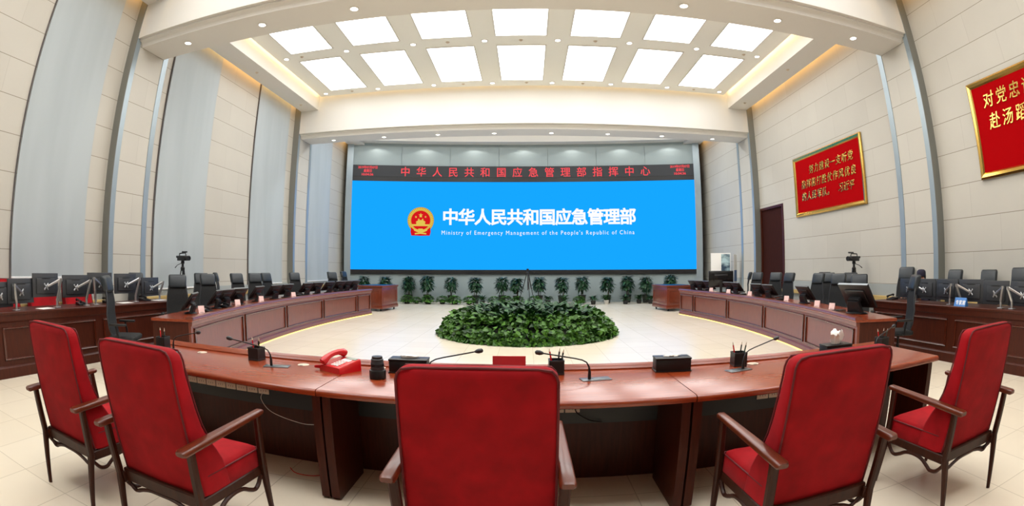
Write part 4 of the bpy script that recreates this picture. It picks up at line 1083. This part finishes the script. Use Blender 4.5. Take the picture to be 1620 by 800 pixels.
def leaves_build(mb, name, m_, parent):
    me = bpy.data.meshes.new(name); mb.bm.to_mesh(me); mb.bm.free(); me.materials.append(m_)
    me.polygons.foreach_set('use_smooth', [True] * len(me.polygons))
    o = bpy.data.objects.new(name, me); COL.objects.link(o); o.parent = parent; return o
rnd = random.Random(11)
fb = empty('flower_bed', (.02, 11.1, 0), 0, 'round bed of green leafy plants in the middle of the floor', 'flower bed')
RB = 1.92
prof = [(RB - .10, .0), (RB - .06, .10), (RB - .16, .22), (RB - .45, .30), (1.3, .32), (1.0, .40), (.5, .44), (0, .44)]
MB().lathe(prof, 48).build('soil', m_soil, fb)
mb = MB()
def dome(r):   # height of the outer foliage
    t = max(0, min(1, (r - 1.05) / (RB - 1.05))); return .40 * math.sqrt(max(0, 1 - t ** 3.2)) + .02
for i in range(6800):
    a = rnd.uniform(0, 2 * PI); r = math.sqrt(rnd.uniform(1.1 ** 2, RB ** 2)) + rnd.uniform(-.02, .05)
    if rnd.random() < .3: r = RB - abs(rnd.gauss(0, .10)) + .05
    h = dome(min(r, RB)) ; z = h * (rnd.uniform(.25, 1.08) if r > RB - .25 else rnd.uniform(.82, 1.2)) + .03
    out = Vector((math.cos(a), math.sin(a), 0)); b = a + rnd.uniform(-1.1, 1.1)
    t = max(0, (r - 1.3) / .7)
    d = Vector((math.cos(b), math.sin(b), .45 - 1.0 * t * rnd.uniform(.4, 1.1) + rnd.uniform(-.3, .8)))
    L = rnd.uniform(.08, .14); n = (out * (.3 + t) + Vector((rnd.uniform(-.4, .4), rnd.uniform(-.4, .4), 1.0 - .4 * t))).normalized()
    leaf(mb, out * r + Vector((0, 0, z)), d, L, L * .82, .35, n)
o = leaves_build(mb, 'outer_foliage', m_leaf, fb); o['kind'] = 'stuff'; o['label'] = 'low bright green trailing leaves of the outer ring'
mb = MB()
for i in range(90):
    a = rnd.uniform(0, 2 * PI); r = math.sqrt(rnd.uniform(0, 1.42 ** 2)); c = Vector((r * math.cos(a), r * math.sin(a), .36 + .10 * (1 - (r / 1.42) ** 2)))
    for k in range(17):
        b = rnd.uniform(0, 2 * PI); el = rnd.uniform(.15, 1.1); q = c + Vector((math.cos(b), math.sin(b), 0)) * rnd.uniform(.02, .08) + Vector((0, 0, .12 * el))
        leaf(mb, q, (math.cos(b), math.sin(b), el), rnd.uniform(.20, .33), rnd.uniform(.07, .11), .6)
o = leaves_build(mb, 'inner_foliage', m_leaf_in, fb); o['kind'] = 'stuff'; o['label'] = 'taller dark broad leaves in the middle'
# tall potted plants
def make_tall(seed):
    q = random.Random(seed); o = empty('potted_plant', label='x', cat='potted plant')
    MB().lathe([(0, 0), (.12, 0), (.155, .30), (.165, .30), (.165, .33), (.145, .33), (.14, .29), (0, .29)], 18).build('pot', m_pot, o)
    mb = MB()
    for k in range(3):
        x, y = q.uniform(-.05, .05), q.uniform(-.05, .05); mb.tube([(x, y, .29), (x * 1.6, y * 1.6, .6), (x * 2.4, y * 2.4, .92)], [.014, .011, .006], 6)
    mb.build('stem', m_stem, o)
    mb = MB()
    for k in range(300):
        t = q.random(); z = .50 + .55 * t ** .7; rad = (.08 + .12 * math.sin(PI * min(1, (z - .36) / .78))) * q.uniform(.35, 1.15)
        b = q.uniform(0, 2 * PI); d = Vector((math.cos(b), math.sin(b), q.uniform(-1.2, .1) if z < .92 else q.uniform(-.5, .8)))
        leaf(mb, (rad * math.cos(b), rad * math.sin(b), z), d, q.uniform(.13, .22), q.uniform(.06, .095), .5)
    leaves_build(mb, 'foliage', m_leaf_tall, o); return o
def make_bush(seed):
    q = random.Random(seed); o = empty('potted_bush', label='x', cat='potted plant')
    MB().lathe([(0, 0), (.09, 0), (.12, .13), (.10, .13), (0, .12)], 16).build('pot', m_pot, o)
    mb = MB()
    for k in range(230):
        u = q.uniform(-.25, 1); b = q.uniform(0, 2 * PI); s_ = math.sqrt(max(0, 1 - u * u)); rr_ = q.uniform(.7, 1.05)
        p = Vector((.20 * s_ * math.cos(b), .20 * s_ * math.sin(b), .13 + .15 * u)) ; p = Vector((p.x * rr_, p.y * rr_, max(.03, p.z)))
        leaf(mb, p, (math.cos(b), math.sin(b), u * .8 - .2 + q.uniform(-.3, .3)), q.uniform(.07, .11), q.uniform(.055, .08), .35)
    leaves_build(mb, 'foliage', m_leaf_bush, o); return o
def make_fern(seed, white=False):
    q = random.Random(seed); o = empty('potted_fern', label='x', cat='potted plant')
    MB().lathe([(0, 0), (.08, 0), (.105, .15), (.09, .15), (0, .14)], 16).build('pot', m_potw if white else m_pot, o)
    mb = MB()
    for k in range(46):
        b = q.uniform(0, 2 * PI); el = q.uniform(.2, 1.8)
        leaf(mb, (.03 * math.cos(b), .03 * math.sin(b), .14 + q.uniform(0, .12)), (math.cos(b), math.sin(b), el), q.uniform(.17, .27), q.uniform(.06, .09), .9)
    leaves_build(mb, 'foliage', m_leaf_in, o); return o
pitch_y = lambda x: CY0 + math.sqrt((RS + .02) ** 2 - (x - CX0) ** 2)
talls = [make_tall(s_) for s_ in (1, 2, 3, 4)]; us = set()
TX = [-6.75, -5.80, -4.97, -4.13, -3.14, -2.1, -1.0, -.40, .53, 1.46, 2.32, 3.36, 4.26, 5.02, 5.95]
for i, x in enumerate(TX):
    tl = 'tall drooping green plant in black pot below the screen, %s' % (['behind the left cabinet, outer one', 'behind the left cabinet, inner one', 'first right of the left cabinet', 'second right of the left cabinet', 'third right of the left cabinet', 'fourth right of the left cabinet', 'fifth right of the left cabinet', 'just left of the centre tripod', 'just right of the centre tripod', 'second right of the tripod', 'third right of the tripod', 'fourth right of the tripod', 'fifth right of the tripod', 'beside the right cabinet', 'behind the right cabinet'][i])
    place(talls[i % 4], us, (x, (20.5 - .16 * (i % 2) if abs(x) < 5.4 else 19.75), 0), 1.3 * i, tl, 'tall plants along the screen wall', [1.0, 1.02, 1.0, 1.05, .97, 1.0, 1.0, .97, .99, 1.0, 1.02, 1.0, 1.02, 1.0, 1.06][i])
bushes = [make_bush(s_) for s_ in (5, 6, 7)]; ferns = [make_fern(8), make_fern(9), make_fern(10, True)]; us = set()
BX = [(-4.86, 0), (-4.48, 0), (-3.98, 0), (-3.40, 0), (-2.87, 0), (-2.30, 0), (-1.76, 1), (-1.30, 0), (-.80, 0), (-.33, 0), (.32, 0), (.87, 1), (1.51, 1), (2.12, 0), (2.68, 1), (3.25, 2), (4.0, 1), (4.62, 1), (5.05, 1)]
nb_, nf_ = 0, 0
for i, (x, kd) in enumerate(BX):
    if kd == 0:
        place(bushes[nb_ % 3], us, (x, 19.72 + .12 * (i % 2), 0), .9 * i, 'low round leafy bush in the front plant row, %s bush from the left' % ORD[nb_], 'low bushes in the front plant row', .9 if i == 1 else (1.08 if i % 2 else 1.15)); nb_ += 1
    else:
        pr = ferns[2] if kd == 2 else ferns[nf_ % 2]
        place(pr, us, (x, 19.66 + .22 * (i % 2), 0), .8 * i, 'arching %s in the front plant row, %s one from the left' % ('plant in a pale pot' if kd == 2 else 'broad-leaved plant', ORD[nf_]), 'arching plants in the front plant row', 1.05); nf_ += 1

# ================================================================== PERSON behind the right monitors
def skin(name, joints, edges, m_, parent, sub=2):
    me = bpy.data.meshes.new(name); me.from_pydata([j[0] for j in joints], edges, []); o = bpy.data.objects.new(name, me); COL.objects.link(o)
    md = o.modifiers.new('s', 'SKIN'); md.use_smooth_shade = True
    for i, j in enumerate(joints):
        v = me.skin_vertices[0].data[i]; v.radius = j[1] if isinstance(j[1], tuple) else (j[1], j[1]); v.use_root = (i == 0)
    sb = o.modifiers.new('d', 'SUBSURF'); sb.levels = sub; sb.render_levels = sub
    bpy.context.view_layer.update(); m2 = bpy.data.meshes.new_from_object(o.evaluated_get(dg()))
    o.modifiers.clear(); o.data = m2; bpy.data.meshes.remove(me); m2.materials.clear(); m2.materials.append(m_)
    m2.polygons.foreach_set('use_smooth', [True] * len(m2.polygons)); o.parent = parent; return o
# local +Y is forward; seated at 0.46 m
pe = empty('person', (7.22, 6.62, 0), R(78), 'person in dark cap and clothes sitting behind the right monitors', 'person')
J = [((0, 0, .56), (.15, .12)), ((0, .01, .75), (.14, .10)), ((0, .02, .92), (.17, .11)), ((0, .03, 1.00), (.10, .08)), ((0, .05, 1.05), .05), ((0, .07, 1.10), .05), ((0, .075, 1.18), (.072, .088)), ((0, .075, 1.27), (.072, .086)),
     ((.18, .03, .96), .05), ((.24, .10, .80), .042), ((.20, .28, .88), .034), ((.17, .34, .88), .026), ((-.18, .03, .96), .05), ((-.24, .10, .80), .042), ((-.20, .28, .88), .034), ((-.17, .34, .88), .026),
     ((.10, .10, .53), .085), ((.12, .45, .53), .062), ((.12, .45, .25), .05), ((.12, .43, .07), .04), ((.12, .55, .035), .035), ((-.10, .10, .53), .085), ((-.12, .45, .53), .062), ((-.12, .45, .25), .05), ((-.12, .43, .07), .04), ((-.12, .55, .035), .035)]
Ed = [(0, 1), (1, 2), (2, 3), (3, 4), (4, 5), (5, 6), (6, 7), (2, 8), (8, 9), (9, 10), (10, 11), (2, 12), (12, 13), (13, 14), (14, 15), (0, 16), (16, 17), (17, 18), (18, 19), (19, 20), (0, 21), (21, 22), (22, 23), (23, 24), (24, 25)]
skin('body', J, Ed, m_skin, pe)
Jc = [((0, 0, .56), (.165, .135)), ((0, .01, .75), (.155, .115)), ((0, .02, .91), (.185, .125)), ((0, .03, .99), (.11, .09)), ((.185, .03, .955), .062), ((.245, .10, .80), .053), ((.21, .25, .865), .043), ((-.185, .03, .955), .062), ((-.245, .10, .80), .053), ((-.21, .25, .865), .043),
      ((.10, .10, .53), .098), ((.12, .45, .53), .075), ((.12, .45, .25), .062), ((.12, .43, .10), .055), ((-.10, .10, .53), .098), ((-.12, .45, .53), .075), ((-.12, .45, .25), .062), ((-.12, .43, .10), .055)]
skin('clothes', Jc, [(0, 1), (1, 2), (2, 3), (2, 4), (4, 5), (5, 6), (2, 7), (7, 8), (8, 9), (0, 10), (10, 11), (11, 12), (12, 13), (0, 14), (14, 15), (15, 16), (16, 17)], m_navy, pe)
mb = MB()
mb.loft([[Vector((r * .088 * math.cos(a), .075 + r * .104 * math.sin(a), z)) for a in [2 * PI * k / 20 for k in range(20)]] for r, z in ((1.0, 1.245), (1.02, 1.27), (1.0, 1.315), (.9, 1.345), (.6, 1.366), (.2, 1.372))])
cp = mb.build('cap', m_navy, pe, True, 60)
mb = MB(); N = 14
secs = []
for k in range(N + 1):
    a = PI * (.12 + .76 * k / N); c, s_ = math.cos(a), math.sin(a)
    secs.append([Vector((.086 * c, .075 + .10 * s_, 1.262)), Vector((.082 * c, .085 + .185 * s_, 1.246)), Vector((.082 * c, .085 + .185 * s_, 1.252)), Vector((.086 * c, .075 + .10 * s_, 1.272))])
mb.loft(secs).build('cap_brim', m_navy, cp, True, 60)
mb = MB()   # hair round the back under the cap
mb.loft([[Vector((r * .080 * math.cos(a), .062 + r * .095 * math.sin(a), z)) for a in [PI + PI * k / 14 for k in range(15)]] for r, z in ((.85, 1.15), (1.02, 1.19), (1.04, 1.255))], False, False)
mb.build('hair', m_black, pe, True, 60)
for sx in (-1, 1):   # face: eyes, nose, mouth, ears
    mb = MB(); mb.lathe([(0, -.008), (.008, -.004), (.010, 0), (.008, .004), (0, .008)], 10, None, (sx * .03, .156, 1.205))
    mb.build('eye', m_black, pe)
mb = MB().loft([[Vector((x * w_, y, z)) for x, y in ((-.012, yy - .02), (.012, yy - .02), (.006, yy), (-.006, yy))] for w_, yy, z in ((.6, .166, 1.205), (.9, .176, 1.18), (1.2, .180, 1.165), (1.0, .168, 1.158))]); mb.build('nose', m_skin, pe, True, 60)
mb = MB().tube([(-.024, .148, 1.138), (0, .158, 1.136), (.024, .148, 1.138)], .005, 6); mb.build('mouth', mat('lips', rgb(160, 84, 76), .5), pe)
for sx in (-1, 1): MB().lathe([(0, -.01), (.024, -.006), (.026, 0), (.02, .006), (0, .008)], 12, Matrix.Translation((sx * .078, .07, 1.20)) @ Matrix.Rotation(PI / 2, 4, 'Y')).build('ear', m_skin, pe)
for sx in (-1, 1):   # hands with separate fingers resting on the worktop
    hb = Vector((sx * .17, .36, .875))
    jn = [(hb, (.022, .016)), (hb + Vector((-sx * .005, .05, -.004)), (.034, .013))]; ed = [(0, 1)]
    for k in range(4):
        b0 = hb + Vector((sx * (.026 - .018 * k) - sx * .005, .06, -.003)); L = (.05, .065, .07, .06)[k]
        i0 = len(jn); jn += [(b0, .0085), (b0 + Vector((0, L * .55, .006)), .008), (b0 + Vector((0, L, -.010)), .0065)]; ed += [(1, i0), (i0, i0 + 1), (i0 + 1, i0 + 2)]
    i0 = len(jn); b0 = hb + Vector((-sx * .03, .02, -.004)); jn += [(b0, .010), (b0 + Vector((-sx * .022, .03, -.004)), .009), (b0 + Vector((-sx * .028, .055, -.008)), .007)]; ed += [(0, i0), (i0, i0 + 1), (i0 + 1, i0 + 2)]
    skin('hand', jn, ed, m_skin, pe, 1)
o = copy_tree(oc); o.location = (7.3, 6.66, 0); o.rotation_euler = (0, 0, R(88)); o['label'] = 'black chair the person in the cap sits on'; o['group'] = g3; o.scale = (.88, .88, .88)
